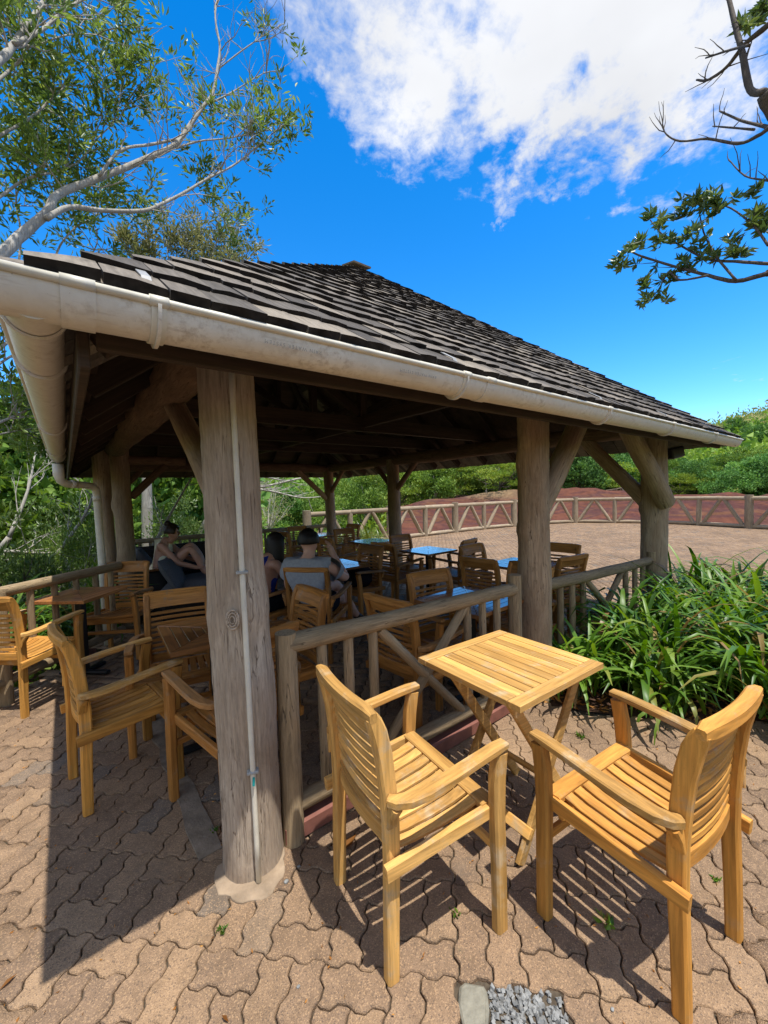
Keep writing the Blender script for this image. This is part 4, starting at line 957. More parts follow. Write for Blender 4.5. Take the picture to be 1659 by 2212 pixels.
# folding table in the sun: frame boards, eight slats, crossed legs
ft = thing('folding_table', 'small sunlit folding teak table with slatted top and crossed legs', 'table', (1.63, 1.15, 0), rad(-3)); B = WM[ft.name]
hx, hy, zt = .312, .300, .74; fb = .062
for q in (((-hx, -hy), (hx, -hy), (hx, -hy+fb), (-hx, -hy+fb)), ((-hx, hy-fb), (hx, hy-fb), (hx, hy), (-hx, hy))): board_quad(*q, zt-.026, zt).build('frame_board', M['paleteak_x'], ft, B, local=True)
for q in (((-hx, -hy+fb), (-hx+fb, -hy+fb), (-hx+fb, hy-fb), (-hx, hy-fb)), ((hx-fb, -hy+fb), (hx, -hy+fb), (hx, hy-fb), (hx-fb, hy-fb))): board_quad(*q, zt-.026, zt-.0005).build('frame_board', M['paleteak_y'], ft, B, local=True)
wsl = (2*hx-2*fb)/9
for k in range(9):
    x0 = -hx+fb+k*wsl; board_quad((x0, -hy+fb), (x0+wsl, -hy+fb), (x0+wsl, hy-fb), (x0, hy-fb), zt-.022, zt-.002, .0024).build('slat', M['paleteak_y'], ft, B, local=True)
for y in (-hy+.12, hy-.12): MB().box((0, y, zt-.042), (.52, .022, .032), bev=.003).build('batten', M['paleteak_x'], ft, B, local=True)
for y, k in ((-.215, 1), (.165, 1)): MB().sweep([(.25, y, zt-.03), (-.215, y, .004)], .022, .048, up=(0, 0, 1)).build('leg', M['paleteak_x'], ft, B, local=True)
for y in (-.185, .135): MB().sweep([(-.24, y, zt-.03), (.235, y, .004)], .022, .048, up=(0, 0, 1)).build('leg', M['paleteak_x'], ft, B, local=True)
MB().box((-.165, -.025, .115), (.045, .42, .022), Matrix.Rotation(-.9, 3, 'Y'), bev=.003).build('stretcher', M['paleteak_y'], ft, B, local=True)
MB().box((.16, -.025, .14), (.045, .34, .022), Matrix.Rotation(.9, 3, 'Y'), bev=.003).build('stretcher', M['paleteak_y'], ft, B, local=True)

# lounge corner, left back: low side table, sofa, cushions
sf = thing('lounge_sofa', 'dark low lounge sofa along the left back corner', 'sofa', (1.35, 6.6, 0))
MB().box((1.40, 5.98, .16), (1.05, .80, .30), bev=.03).build('base', M['wicker'], sf)
MB().box((1.55, 7.62, .42), (1.7, .14, .75), bev=.04).build('backrest', M['wicker'], sf)
MB().box((1.55, 7.25, .19), (1.7, .62, .36), bev=.04).build('seat_base', M['wicker'], sf)
MB().box((1.55, 7.25, .42), (1.64, .58, .10), bev=.045).build('seat_pad', M['black_cloth'], sf)
def pillow(name, w, h, th, Mx, mat, label, cat='cushion', group=None, n=12):
    v = []; f = []
    for s in (1, -1):
        for i in range(n+1):
            for j in range(n+1):
                u, q = i/n*2-1, j/n*2-1; e = (1-abs(u)**2.6)*(1-abs(q)**2.6); pinch = 1-.07*(abs(u)*abs(q))**1.5*0+.0
                k = 1-.06*(1-abs(u*q))*max(abs(u), abs(q))**3
                v.append((u*w/2*k, q*h/2*k, s*th/2*max(e, 0)**.42*(1+.06*math.sin(5*u+3*q))))
    m_ = (n+1)**2
    for i in range(n):
        for j in range(n):
            a = i*(n+1)+j; f.append((a, a+n+1, a+n+2, a+1)); f.append((m_+a, m_+a+1, m_+a+n+2, m_+a+n+1))
    me = MB().add(v, f).mesh(name, True); me.materials.append(mat); o = put(bpy.data.objects.new(name, me), None, Mx); return tag(o, label, cat, group)
pillow('seat_cushion', .95, .72, .24, Matrix.Translation((1.42, 5.88, .40)) @ Matrix.Rotation(-.35, 4, 'Z'), M['cushion'], 'large flat grey cushion on the lounge sofa', group=None)
pillow('throw_pillow', .46, .46, .17, Matrix.Translation((1.05, 5.78, .60)) @ Matrix.Rotation(rad(-25), 4, 'Z') @ Matrix.Rotation(rad(62), 4, 'Y'), M['cushion'], 'upright grey throw pillow behind the woman in the cream top')
pillow('throw_pillow', .40, .40, .15, Matrix.Translation((.86, 6.75, .70)) @ Matrix.Rotation(rad(60), 4, 'Y'), M['cushion'], 'grey throw pillow in the far left corner of the sofa')
lt = thing('side_table', 'low dark side table with a glossy top between post and sofa', 'table', (.87, 6.3, 0))
MB().box((.87, 6.35, .655), (.26, .95, .03), bev=.005).build('top', M['tabletop_y'], lt); MB().box((.87, 6.35, .32), (.22, .9, .63), bev=.01).build('body', M['black'], lt)
ct = thing('carton', 'small brown carton on the sofa table near the post', 'box', (1.86, 5.9, 0))
MB().box((1.86, 6.05, .28), (.34, .34, .56), bev=.01).build('body', M['card'], ct)
bt = thing('bottle', 'small pale bottle standing on the brown carton', 'bottle', (1.80, 6.0, .56))
MB().tube([(1.80, 6.0, .56), (1.80, 6.0, .70), (1.80, 6.0, .73), (1.80, 6.0, .76)], [.032, .032, .014, .014], 14).build('body', M['white'], bt, smooth=True)
MB().tube([(1.80, 6.0, .76), (1.80, 6.0, .785)], .016, 12).build('cap', M['bluebottle'], bt)
# phone and rucksack
ph = MB().box((2.30, 3.93, .745), (.075, .15, .008), Matrix.Rotation(.5, 3, 'Z'), bev=.003).build('phone', M['black']); tag(ph, 'dark phone lying on the table before the man', 'phone')
bp = thing('rucksack', 'black rucksack slumped on the seat of an armchair', 'bag', (2.78, 4.10, .43))
def blob(c_, r, mat, name, parent, n=12, seed=1, sq=1.6):
    rnd = random.Random(seed); v = []; f = []
    for i in range(n+1):
        th = math.pi*i/n
        for j in range(2*n):
            a = math.pi*j/n; d = Vector((math.sin(th)*math.cos(a), math.sin(th)*math.sin(a), math.cos(th)))
            d = Vector([math.copysign(abs(q)**(1/sq), q) for q in d]); k = 1+.05*math.sin(4*a+seed)+.04*math.sin(6*th+2*a)
            v.append((c_[0]+d.x*r[0]*k, c_[1]+d.y*r[1]*k, c_[2]+d.z*r[2]*k))
    for i in range(n):
        for j in range(2*n): f.append((i*2*n+j, (i+1)*2*n+j, (i+1)*2*n+(j+1) % (2*n), i*2*n+(j+1) % (2*n)))
    return MB().add(v, f).build(name, mat, parent, smooth=True)
blob((2.78, 4.10, .56), (.13, .18, .135), M['black_cloth'], 'bag_body', bp); blob((2.68, 4.10, .53), (.06, .13, .09), M['black_cloth'], 'pocket', bp, seed=3)
MB().tube([(2.80, 4.05, .68), (2.80, 4.06, .72), (2.80, 4.14, .72), (2.80, 4.15, .68)], .010, 8).build('handle', M['black_cloth'], bp)
MB().sweep([(2.87, 4.02, .66), (2.92, 4.0, .60), (2.91, 4.0, .48), (2.87, 4.02, .45)], .045, .012).build('strap', M['black_cloth'], bp)

# ------------------------------------------------------------------ people
def skin_mesh(name, pts, edges, root=0, sub=2):
    """pts: {key: ((x,y,z), radius or (rx,ry))}; a continuous skinned surface along the edges"""
    keys = list(pts); idx = {k: i for i, k in enumerate(keys)}
    me = bpy.data.meshes.new(name); me.from_pydata([pts[k][0] for k in keys], [(idx[a], idx[b]) for a, b in edges], [])
    o = bpy.data.objects.new('tmp_skin', me); COL.objects.link(o)
    md = o.modifiers.new('skin', 'SKIN'); md.use_smooth_shade = True
    for i, k in enumerate(keys):
        r = pts[k][1]; sv = me.skin_vertices[0].data[i]; sv.radius = r if isinstance(r, tuple) else (r, r); sv.use_root = (i == root)
    s = o.modifiers.new('sub', 'SUBSURF'); s.levels = sub; s.render_levels = sub
    dg = bpy.context.evaluated_depsgraph_get(); dg.update()
    out = bpy.data.meshes.new_from_object(o.evaluated_get(dg)); out.name = name
    bpy.data.objects.remove(o, do_unlink=True); bpy.data.meshes.remove(me)
    out.shade_smooth(); return out
def add_hand(P, E, key, wrist, dirv, side, curl=.5):
    """palm, four unequal fingers and a thumb, growing from the wrist point"""
    w = Vector(wrist); d = Vector(dirv).normalized(); sd = d.cross(Vector((0, 0, 1))); sd = sd.normalized() if sd.length > .1 else Vector((1, 0, 0)); nn = sd.cross(d)
    pk = key+'palm'; P[pk] = (tuple(w+d*.055), (.032, .018)); E.append((key, pk))
    for i, (o_, ln) in enumerate(((-.030, .060), (-.010, .072), (.010, .068), (.028, .052))):
        a, b = key+'f%da' % i, key+'f%db' % i
        P[a] = (tuple(w+d*(.055+ln*.6)+sd*o_*1.1), .0095); P[b] = (tuple(w+d*(.055+ln*1.05)+sd*o_*1.1-nn*ln*curl*.7), .008)
        E.append((pk, a)); E.append((a, b))
    P[key+'t'] = (tuple(w+d*.055+sd*(-.045*side)-nn*.012), .010); P[key+'t2'] = (tuple(w+d*.085+sd*(-.055*side)-nn*.02), .008)
    E.append((pk, key+'t')); E.append((key+'t', key+'t2'))
def add_head(P, E, neck, head, fwd, size=1.0):
    h = Vector(head); f = Vector(fwd).normalized(); up = Vector((0, 0, 1)); sd = f.cross(up).normalized(); s = size
    P['jaw'] = (tuple(h-up*.055*s+f*.018*s), (.058*s, .062*s)); P['skull'] = (tuple(h+up*.012*s-f*.004*s), (.074*s, .088*s)); P['crown'] = (tuple(h+up*.070*s-f*.010*s), (.062*s, .072*s))
    P['nose'] = (tuple(h-up*.020*s+f*.094*s), .012*s); P['earl'] = (tuple(h-up*.012*s-sd*.080*s-f*.008*s), .013*s); P['earr'] = (tuple(h-up*.012*s+sd*.080*s-f*.008*s), .013*s)
    E += [(neck, 'jaw'), ('jaw', 'skull'), ('skull', 'crown'), ('skull', 'nose'), ('skull', 'earl'), ('skull', 'earr')]
def face_bits(t, B, head, fwd, size=1.0):
    h = Vector(head); f = Vector(fwd).normalized(); sd = f.cross(Vector((0, 0, 1))).normalized()
    for s in (-1, 1):
        MB().tube([h+f*.078*size+sd*s*.030*size+Vector((0, 0, .010*size)), h+f*.085*size+sd*s*.030*size+Vector((0, 0, .010*size))], .009*size, 8).build('eye', M['hair'], t, B, local=True)
        MB().tube([h+f*.084*size+sd*(s*.030-.016)*size+Vector((0, 0, .028*size)), h+f*.084*size+sd*(s*.030+.016)*size+Vector((0, 0, .028*size))], .004*size, 6).build('eyebrow', M['hair'], t, B, local=True)
    MB().tube([h+f*.080*size-sd*.022*size-Vector((0, 0, .052*size)), h+f*.086*size-Vector((0, 0, .054*size)), h+f*.080*size+sd*.022*size-Vector((0, 0, .052*size))], .005*size, 6).build('mouth', M['blue_top'] if False else M['kerb'], t, B, local=True)
def hair_shell(t, B, head, fwd, mat, size=1.0, length=0.0, low=-.02):
    """hair: an ellipsoid shell over the skull, open at the face; length lets it fall behind"""
    h = Vector(head); f = Vector(fwd).normalized(); up = Vector((0, 0, 1)); sd = f.cross(up).normalized(); v = []; fc = []; n, m = 12, 24; rnd = random.Random(2)
    for i in range(n+1):
        for j in range(m):
            a = 2*math.pi*j/m; front = math.cos(a)           # a=0 looks forward
            lim = (1.0 if front > .55 else 1.75+.1*max(0, -front)) if length == 0 else (1.0 if front > .5 else 2.0)
            th = lim*i/n; d = f*(math.sin(th)*math.cos(a)*.102)+sd*(math.sin(th)*math.sin(a)*.088)+up*(math.cos(th)*.108)
            p = h+up*.014*size+d*size*(.98+.05*rnd.uniform(-1, 1))
            if length and front < .45 and th > 1.4: q = (th-1.4)/.6; p -= up*length*q*size; p -= f*.012*q; p += sd*math.copysign(.02*q*abs(math.sin(a)), math.sin(a))
            v.append(p)
    for i in range(n):
        for j in range(m): fc.append((i*m+j, (i+1)*m+j, (i+1)*m+(j+1) % m, i*m+(j+1) % m))
    o = MB().add(v, fc).build('hair', mat, t, B, local=True, smooth=True)
    md = o.modifiers.new('thick', 'SOLIDIFY'); md.thickness = .012; return o
def person(label, loc, faz, J, skin, hair, hsize, hlen, clothes, shoes=None, group=None):
    t = thing('person', label, 'person', loc, rad(faz-90)); B = WM[t.name]; P = {}; E = []
    for k in ('pelvis', 'belly', 'chest', 'neck0', 'neck'): P[k] = J[k]
    E += [('pelvis', 'belly'), ('belly', 'chest'), ('chest', 'neck0'), ('neck0', 'neck')]
    hf = J['look']; add_head(P, E, 'neck', J['head'], hf, hsize)
    for s, sx in (('l', -1), ('r', 1)):
        for k in ('sh', 'el', 'wr', 'hip', 'kn', 'ca', 'an', 'toe'): P[s+k] = J[s+k]
        E += [('chest', s+'sh'), (s+'sh', s+'el'), (s+'el', s+'wr'), ('pelvis', s+'hip'), (s+'hip', s+'kn'), (s+'kn', s+'ca'), (s+'ca', s+'an'), (s+'an', s+'toe')]
        d = Vector(J[s+'wr'][0])-Vector(J[s+'el'][0]); d = J.get(s+'hd', tuple(d)); add_hand(P, E, s+'wr', J[s+'wr'][0], d, sx)
    me = skin_mesh('body', P, E); me.materials.append(skin); put(bpy.data.objects.new('body', me), t, B)
    face_bits(t, B, J['head'], hf, hsize); hair_shell(t, B, J['head'], hf, hair, hsize, hlen)
    for nm, mat, grow, cp, ce in clothes:
        Q = {k: (J[k][0] if not isinstance(k, tuple) else k, tuple(q+grow for q in (J[k][1] if isinstance(J[k][1], tuple) else (J[k][1],)*2))) for k in cp if k in J}
        for k in cp:
            if '>' in k:
                a, b, tt = k.split('>')[0], k.split('>')[1], float(k.split('>')[2]); pa, pb = Vector(J[a][0]), Vector(J[b][0])
                ra = J[a][1] if not isinstance(J[a][1], tuple) else J[a][1][0]; rb = J[b][1] if not isinstance(J[b][1], tuple) else J[b][1][0]
                r = ra+(rb-ra)*tt+grow*1.5; Q[k] = (tuple(pa.lerp(pb, tt)), (r, r))
        c_ = skin_mesh(nm, Q, ce); c_.materials.append(mat); put(bpy.data.objects.new(nm, c_), t, B)
    if shoes:
        for s in 'lr':
            a, b = Vector(J[s+'an'][0]), Vector(J[s+'toe'][0]); d = (b-a)
            c_ = skin_mesh('shoe', {'a': (tuple(a-d*.12), (.045, .05)), 'b': (tuple(a.lerp(b, .55)), (.046, .042)), 'c': (tuple(b+d*.08), (.040, .030))}, [('a', 'b'), ('b', 'c')], sub=1); c_.materials.append(shoes)
            put(bpy.data.objects.new('shoe', c_), t, B)
    return t
def seated(hip_z, lean, head_z, slump=0.0, k=1.0):
    J = {'pelvis': ((0, -.10, hip_z+.03), (.135*k, .105*k)), 'belly': ((0, -.12+lean*.35, hip_z+.17), (.125*k, .095*k)), 'chest': ((0, -.13+lean*.75, hip_z+.36), (.135*k, .10*k)),
         'neck0': ((0, -.12+lean*.98, hip_z+.47), (.07*k, .065*k)), 'neck': ((0, -.10+lean*1.1, head_z-.125), (.052*k, .055*k)), 'head': (0, -.08+lean*1.22, head_z), 'look': (0, 1, -.08)}
    for s, sx in (('l', -1), ('r', 1)):
        J[s+'sh'] = ((sx*.175*k, -.13+lean*.8, hip_z+.41), .056*k); J[s+'hip'] = ((sx*.085, -.07, hip_z+.01), .092*k)
        J[s+'kn'] = ((sx*.10, .33, hip_z+.02), .060*k); J[s+'ca'] = ((sx*.10, .35, hip_z*.62), .055*k); J[s+'an'] = ((sx*.10, .34, .09), .038*k); J[s+'toe'] = ((sx*.11, .47, .04), (.036, .026))
        J[s+'el'] = ((sx*.25, -.05+lean*.7, hip_z+.17), .043*k); J[s+'wr'] = ((sx*.22, .17+lean*.3, hip_z+.18), .030*k)
    return J
TOP = (['pelvis', 'belly', 'chest', 'neck0', 'lsh', 'rsh', 'lsh>lel>.3', 'rsh>rel>.3', 'lsh>lel>.62', 'rsh>rel>.62'], [('pelvis', 'belly'), ('belly', 'chest'), ('chest', 'neck0'), ('chest', 'lsh'), ('chest', 'rsh'), ('lsh', 'lsh>lel>.3'), ('rsh', 'rsh>rel>.3'), ('lsh>lel>.3', 'lsh>lel>.62'), ('rsh>rel>.3', 'rsh>rel>.62')])
TANK = (['pelvis', 'belly', 'chest', 'chest>neck0>.45', 'chest>lsh>.55', 'chest>rsh>.55'], [('pelvis', 'belly'), ('belly', 'chest'), ('chest', 'chest>neck0>.45'), ('chest', 'chest>lsh>.55'), ('chest', 'chest>rsh>.55')])
SHORT = (['pelvis', 'lhip', 'rhip', 'lhip>lkn>.62', 'rhip>rkn>.62'], [('pelvis', 'lhip'), ('pelvis', 'rhip'), ('lhip', 'lhip>lkn>.62'), ('rhip', 'rhip>rkn>.62')])
# man in the grey shirt, seen from behind, hand at his face, legs crossed
J = seated(.50, -.06, 1.115, k=1.06); J['look'] = (.10, 1, -.10)
J.update({'rel': ((.30, .03, .735), .046), 'rwr': ((.13, .12, .985), .031), 'rhd': (-.35, -.05, 1), 'lkn': ((.05, .37, .625), .066), 'lca': ((.14, .45, .45), .058), 'lan': ((.24, .53, .23), .040), 'ltoe': ((.29, .63, .15), (.036, .026)),
          'rkn': ((.12, .34, .49), .064), 'rca': ((.12, .38, .30), .055), 'ran': ((.11, .36, .09), .040), 'rtoe': ((.13, .49, .04), (.036, .026))})
c40, s40 = math.cos(rad(40)), math.sin(rad(40))
person('man in a grey t-shirt and dark shorts seated with crossed legs, hand at his face', (1.69+.255*c40, 3.34+.255*s40, 0), 40, J, M['skin'], M['hair'], 1.02, 0,
       [('shirt', M['tee'], .030, *TOP), ('shorts', M['shorts'], .024, *SHORT)], M['black'])
J = seated(.48, .15, 1.055, k=.93); J['look'] = (.05, 1, -.25)
J.update({'rel': ((.20, .14, .66), .040), 'rwr': ((.06, .34, .755), .028), 'lel': ((-.20, .14, .68), .040), 'lwr': ((-.04, .36, .76), .028)})
person('woman with long dark hair in a blue top leaning to the table', (1.60, 3.97, 0), 8, J, M['skin_tan'], M['hair'], .98, .17,
       [('top', M['blue_top'], .018, *TANK), ('shorts', M['shorts'], .016, *SHORT)], M['black'])
J = seated(.55, .14, 1.105, k=.92); J['look'] = (.12, 1, -.10)
J.update({'lkn': ((-.09, .30, .93), .060), 'lca': ((-.09, .40, .75), .055), 'lan': ((-.08, .46, .56), .038), 'ltoe': ((-.08, .58, .53), (.036, .026)), 'rkn': ((.10, .32, .90), .060), 'rca': ((.10, .42, .73), .055), 'ran': ((.09, .47, .56), .038), 'rtoe': ((.10, .59, .53), (.036, .026)),
          'rel': ((.21, .18, .72), .040), 'rwr': ((.14, .40, .63), .028), 'rhd': (-.5, 1, .1), 'lel': ((-.22, .20, .74), .040), 'lwr': ((-.12, .43, .66), .028), 'lhd': (.5, 1, .1)})
w1 = person('woman in a cream sleeveless top with a hair bun, knees drawn up on the lounge', (1.03, 6.08, 0), -22, J, M['skin_tan'], M['hair_brown'], .98, 0,
       [('top', M['cream'], .020, *TANK), ('shorts', M['shorts'], .014, (['pelvis', 'lhip', 'rhip', 'lhip>lkn>.35', 'rhip>rkn>.35']), [('pelvis', 'lhip'), ('pelvis', 'rhip'), ('lhip', 'lhip>lkn>.35'), ('rhip', 'rhip>rkn>.35')])], None)
h = J['head']; bc = WM[w1.name] @ Vector((h[0], h[1]-.05, h[2]+.125)); blob(tuple(bc), (.045, .045, .040), M['hair_brown'], 'hair_bun', w1, n=8, sq=1.0)

# ------------------------------------------------------------------ plants
def leaf_cloud(name, pos, dirs, length, width, mat, parent=None, rn=None, fold=.25, kind=None, seed=0):
    g = np.random.default_rng(seed); pos = np.asarray(pos, float); n = len(pos); d = np.asarray(dirs, float); d /= np.linalg.norm(d, axis=1)[:, None]+1e-9
    a = g.normal(size=(n, 3)); s = np.cross(d, a); s /= np.linalg.norm(s, axis=1)[:, None]+1e-9; nn = np.cross(s, d)
    Lh = (length*(.7+.6*g.random(n)))[:, None]; Wd = (width*(.7+.6*g.random(n)))[:, None]
    b = pos; tip = pos+d*Lh-nn*Lh*.12; m = pos+d*Lh*.45; r = m+s*Wd*.5+nn*Wd*fold; l = m-s*Wd*.5+nn*Wd*fold
    v = np.stack([b, r, tip, l], 1).reshape(-1, 3); k = np.arange(n)*4
    f3 = np.concatenate([np.stack([k, k+1, k+2], 1), np.stack([k, k+2, k+3], 1)])
    me = np_mesh(name, v, None, f3); rn = g.random(n) if rn is None else np.clip(rn+g.normal(0, .12, n), 0, 1)
    at_ = me.attributes.new('rnd', 'FLOAT', 'POINT'); at_.data.foreach_set('value', np.repeat(rn, 4).astype(np.float32))
    me.materials.append(mat)
    o = bpy.data.objects.new(name, me)
    if parent is not None:
        T = WM[parent.name].to_translation(); me.transform(Matrix.Translation(-T)); put(o, parent, Matrix.Translation(T))
    else: put(o)
    if kind: o['kind'] = kind
    return o
def strap_leaves(g, cx, cy, z0, n, hgt, spread, wid, seg=6):
    """arching strap leaves of one clump -> verts, quads"""
    az = g.random(n)*2*np.pi; ln = hgt*(.65+.6*g.random(n)); el = np.radians(g.uniform(38, 86, n)); droop = g.uniform(.6, 2.2, n)
    bx = cx+g.normal(0, spread, n); by = cy+g.normal(0, spread, n); bz = z0+hgt*g.uniform(0, .35, n)
    pts = [np.stack([bx, by, bz], 1)]; e = el.copy(); st = ln/seg; V = []
    for k in range(seg):
        d = np.stack([np.cos(az)*np.cos(e), np.sin(az)*np.cos(e), np.sin(e)], 1); pts.append(pts[-1]+d*st[:, None]); e = e-droop*(.10+.16*k/seg*2)*1.2
    pts = np.stack(pts, 1); side = np.stack([-np.sin(az+g.normal(0, .3, n)), np.cos(az), g.normal(0, .15, n)], 1)
    w = wid*(.7+.6*g.random(n)); prof = np.array([.45, .8, 1.0, .95, .8, .5, .06])[:seg+1] if seg == 6 else np.linspace(1, .1, seg+1)
    up = np.array([0, 0, 1.])
    Lp = pts-side[:, None, :]*(w[:, None]*prof[None])[:, :, None]*.5; Rp = pts+side[:, None, :]*(w[:, None]*prof[None])[:, :, None]*.5
    Mp = pts-up*(w[:, None]*prof[None])[:, :, None]*.16
    v = np.stack([Lp, Mp, Rp], 2).reshape(n, -1, 3); K = 3*(seg+1); f = []
    for k in range(seg):
        a = 3*k; f += [(a, a+1, a+4, a+3), (a+1, a+2, a+5, a+4)]
    f = np.array(f)[None]+(np.arange(n)*K)[:, None, None]
    return v.reshape(-1, 3), f.reshape(-1, 4), np.repeat(g.random(n), K)
def strap_plant(cx, cy, z0, n, hgt, spread, wid, label, group, mat='strap', seed=0):
    g = np.random.default_rng(seed); t = thing('strap_plant', label, 'plant', (cx, cy, z0), 0, group)
    v, f, r = strap_leaves(g, 0, 0, 0, n, hgt, spread, wid); me = np_mesh('foliage', v, f); a = me.attributes.new('rnd', 'FLOAT', 'POINT'); a.data.foreach_set('value', r.astype(np.float32)); me.shade_smooth()
    me.materials.append(M[mat]); o = put(bpy.data.objects.new('foliage', me), t, WM[t.name]); o['kind'] = 'stuff'
    mb = MB(); rnd = random.Random(seed)
    for k in range(5): mb.tube([(rnd.uniform(-1, 1)*spread, rnd.uniform(-1, 1)*spread, 0), (rnd.uniform(-1, 1)*spread, rnd.uniform(-1, 1)*spread, hgt*.45)], [.012, .007], 6)
    mb.build('stems', M['leaf_bark'], t, WM[t.name], local=True)
    return t
M['leaf_bark'] = plain('leaf_bark', (.10, .11, .045), .8, .2, .3, 40)
ORD = ['first', 'second', 'third', 'fourth', 'fifth', 'sixth', 'seventh', 'eighth', 'ninth', 'tenth', 'eleventh', 'twelfth', 'thirteenth', 'fourteenth', 'fifteenth', 'sixteenth', 'seventeenth', 'eighteenth', 'nineteenth', 'twentieth']
def img_x(x, y): return (x*_r.x+y*_r.y)/max(.1, x*_f.x+y*_f.y)
pts = []; rnd = random.Random(21)
while len(pts) < 34:
    x, y = rnd.uniform(2.6, 5.9), rnd.uniform(-.3, 1.55)
    if not in_poly(np.array([x]), np.array([y]), BED)[0]: continue
    if y > 1.50 or (x < 3.05 and y < 1.25): continue
    if all((x-a)**2+(y-b)**2 > .30**2 for a, b in pts): pts.append((x, y))
    elif rnd.random() < .002: break
pts.sort(key=lambda p: p[0]*_f.x+p[1]*_f.y)
for ri, row in enumerate((pts[:8], pts[8:16], pts[16:24], pts[24:])):
    for oi, (x, y) in enumerate(sorted(row, key=lambda p: img_x(*p))):
        near = x < 3.3; strap_plant(x, y, -.004, 90, .54 if near else rnd.uniform(.66, .80), .085, .036, ORD[oi]+' green strap-leaved plant from the left in the '+('front row of the bed', 'second row of the bed', 'third row of the bed', 'rear row of the bed')[ri], 'strap-leaved plants in the bed', seed=50+ri*10+oi)
for k, (x, y, s) in enumerate(sorted([(5.75, 8.75, .9), (6.2, 8.95, 1.0), (6.6, 9.2, .9), (6.0, 9.4, 1.0), (6.9, 9.6, .85), (5.6, 9.35, .8), (6.5, 8.7, .8)], key=lambda p: img_x(p[0], p[1]))):
    strap_plant(x, y, -.1, 75, .75*s, .10, .04, ORD[k]+' yellow-green strap-leaved plant from the left beyond the far corner post', 'yellow-green plants by the far corner', 'strap_yellow', seed=150+k)
lp = [(-1.9+.145*k+rnd.uniform(-.15, .15), 4.15+.12*k+rnd.uniform(0, .8)) for k in range(16)]
for k, (x, y) in enumerate(sorted(lp, key=lambda p: img_x(*p))): strap_plant(x, y, -.05, 60, rnd.uniform(.5, .75), .09, .038, ORD[k]+' dark strap-leaved plant from the left behind the left railing', 'strap-leaved plants behind the left railing', seed=250+k)

def limb(mb, pts, r0, r1, n=9, seed=0, rough=.10, sub=4):
    """a smooth tapering limb through pts"""
    rnd = random.Random(seed); pts = [Vector(p) for p in pts]; P = []
    for i in range(len(pts)-1):
        p0 = pts[max(i-1, 0)]; p1 = pts[i]; p2 = pts[i+1]; p3 = pts[min(i+2, len(pts)-1)]
        for k in range(sub):
            t = k/sub; P.append(.5*((2*p1)+(p2-p0)*t+(2*p0-5*p1+4*p2-p3)*t*t+(3*p1-p0-3*p2+p3)*t**3))
    P.append(pts[-1]); m = len(P); mb.tube(P, [r0+(r1-r0)*(i/(m-1))**.9 for i in range(m)], n, rough=rough, rnd=rnd); return P
def twigs(mb, P, r, rnd, count, ln, ends, up=.35, depth=2, t0=.3, spread=.9):
    for _ in range(count):
        i = rnd.randrange(int(len(P)*t0), len(P)); p = P[i]; d = (P[min(i+1, len(P)-1)]-P[max(i-1, 0)]).normalized()
        dd = (d+Vector((rnd.gauss(0, spread), rnd.gauss(0, spread), rnd.gauss(up, spread*.8)))).normalized(); l_ = ln*rnd.uniform(.5, 1.25); q = [p]
        for s in range(4): dd = (dd+Vector((rnd.gauss(0, .16), rnd.gauss(0, .16), rnd.gauss(.06, .16)))).normalized(); q.append(q[-1]+dd*l_/4)
        mb.tube(q, [r, r*.85, r*.7, r*.5, r*.3], 5, cap=False); ends.append((q[-1], dd))
        if depth > 1: twigs(mb, q, r*.55, rnd, rnd.randint(2, 4), ln*.55, ends, up, depth-1, .3, spread)
def leafy(ends, rnd, per, rad_, keep=1.0):
    """leaf positions and directions: rosettes at twig ends"""
    pos = []; dr = []; cl = []
    for p, d in ends:
        if rnd.random() > keep: continue
        c_ = rnd.random()
        for _ in range(per):
            o_ = Vector((rnd.gauss(0, 1), rnd.gauss(0, 1), rnd.gauss(0, .8))); q = p-d*rnd.uniform(0, rad_*1.6)+o_*rad_*.28; pos.append(q); dr.append((d*.9+o_*.75+Vector((0, 0, .15)))); cl.append(c_)
    return pos, dr, np.array(cl)
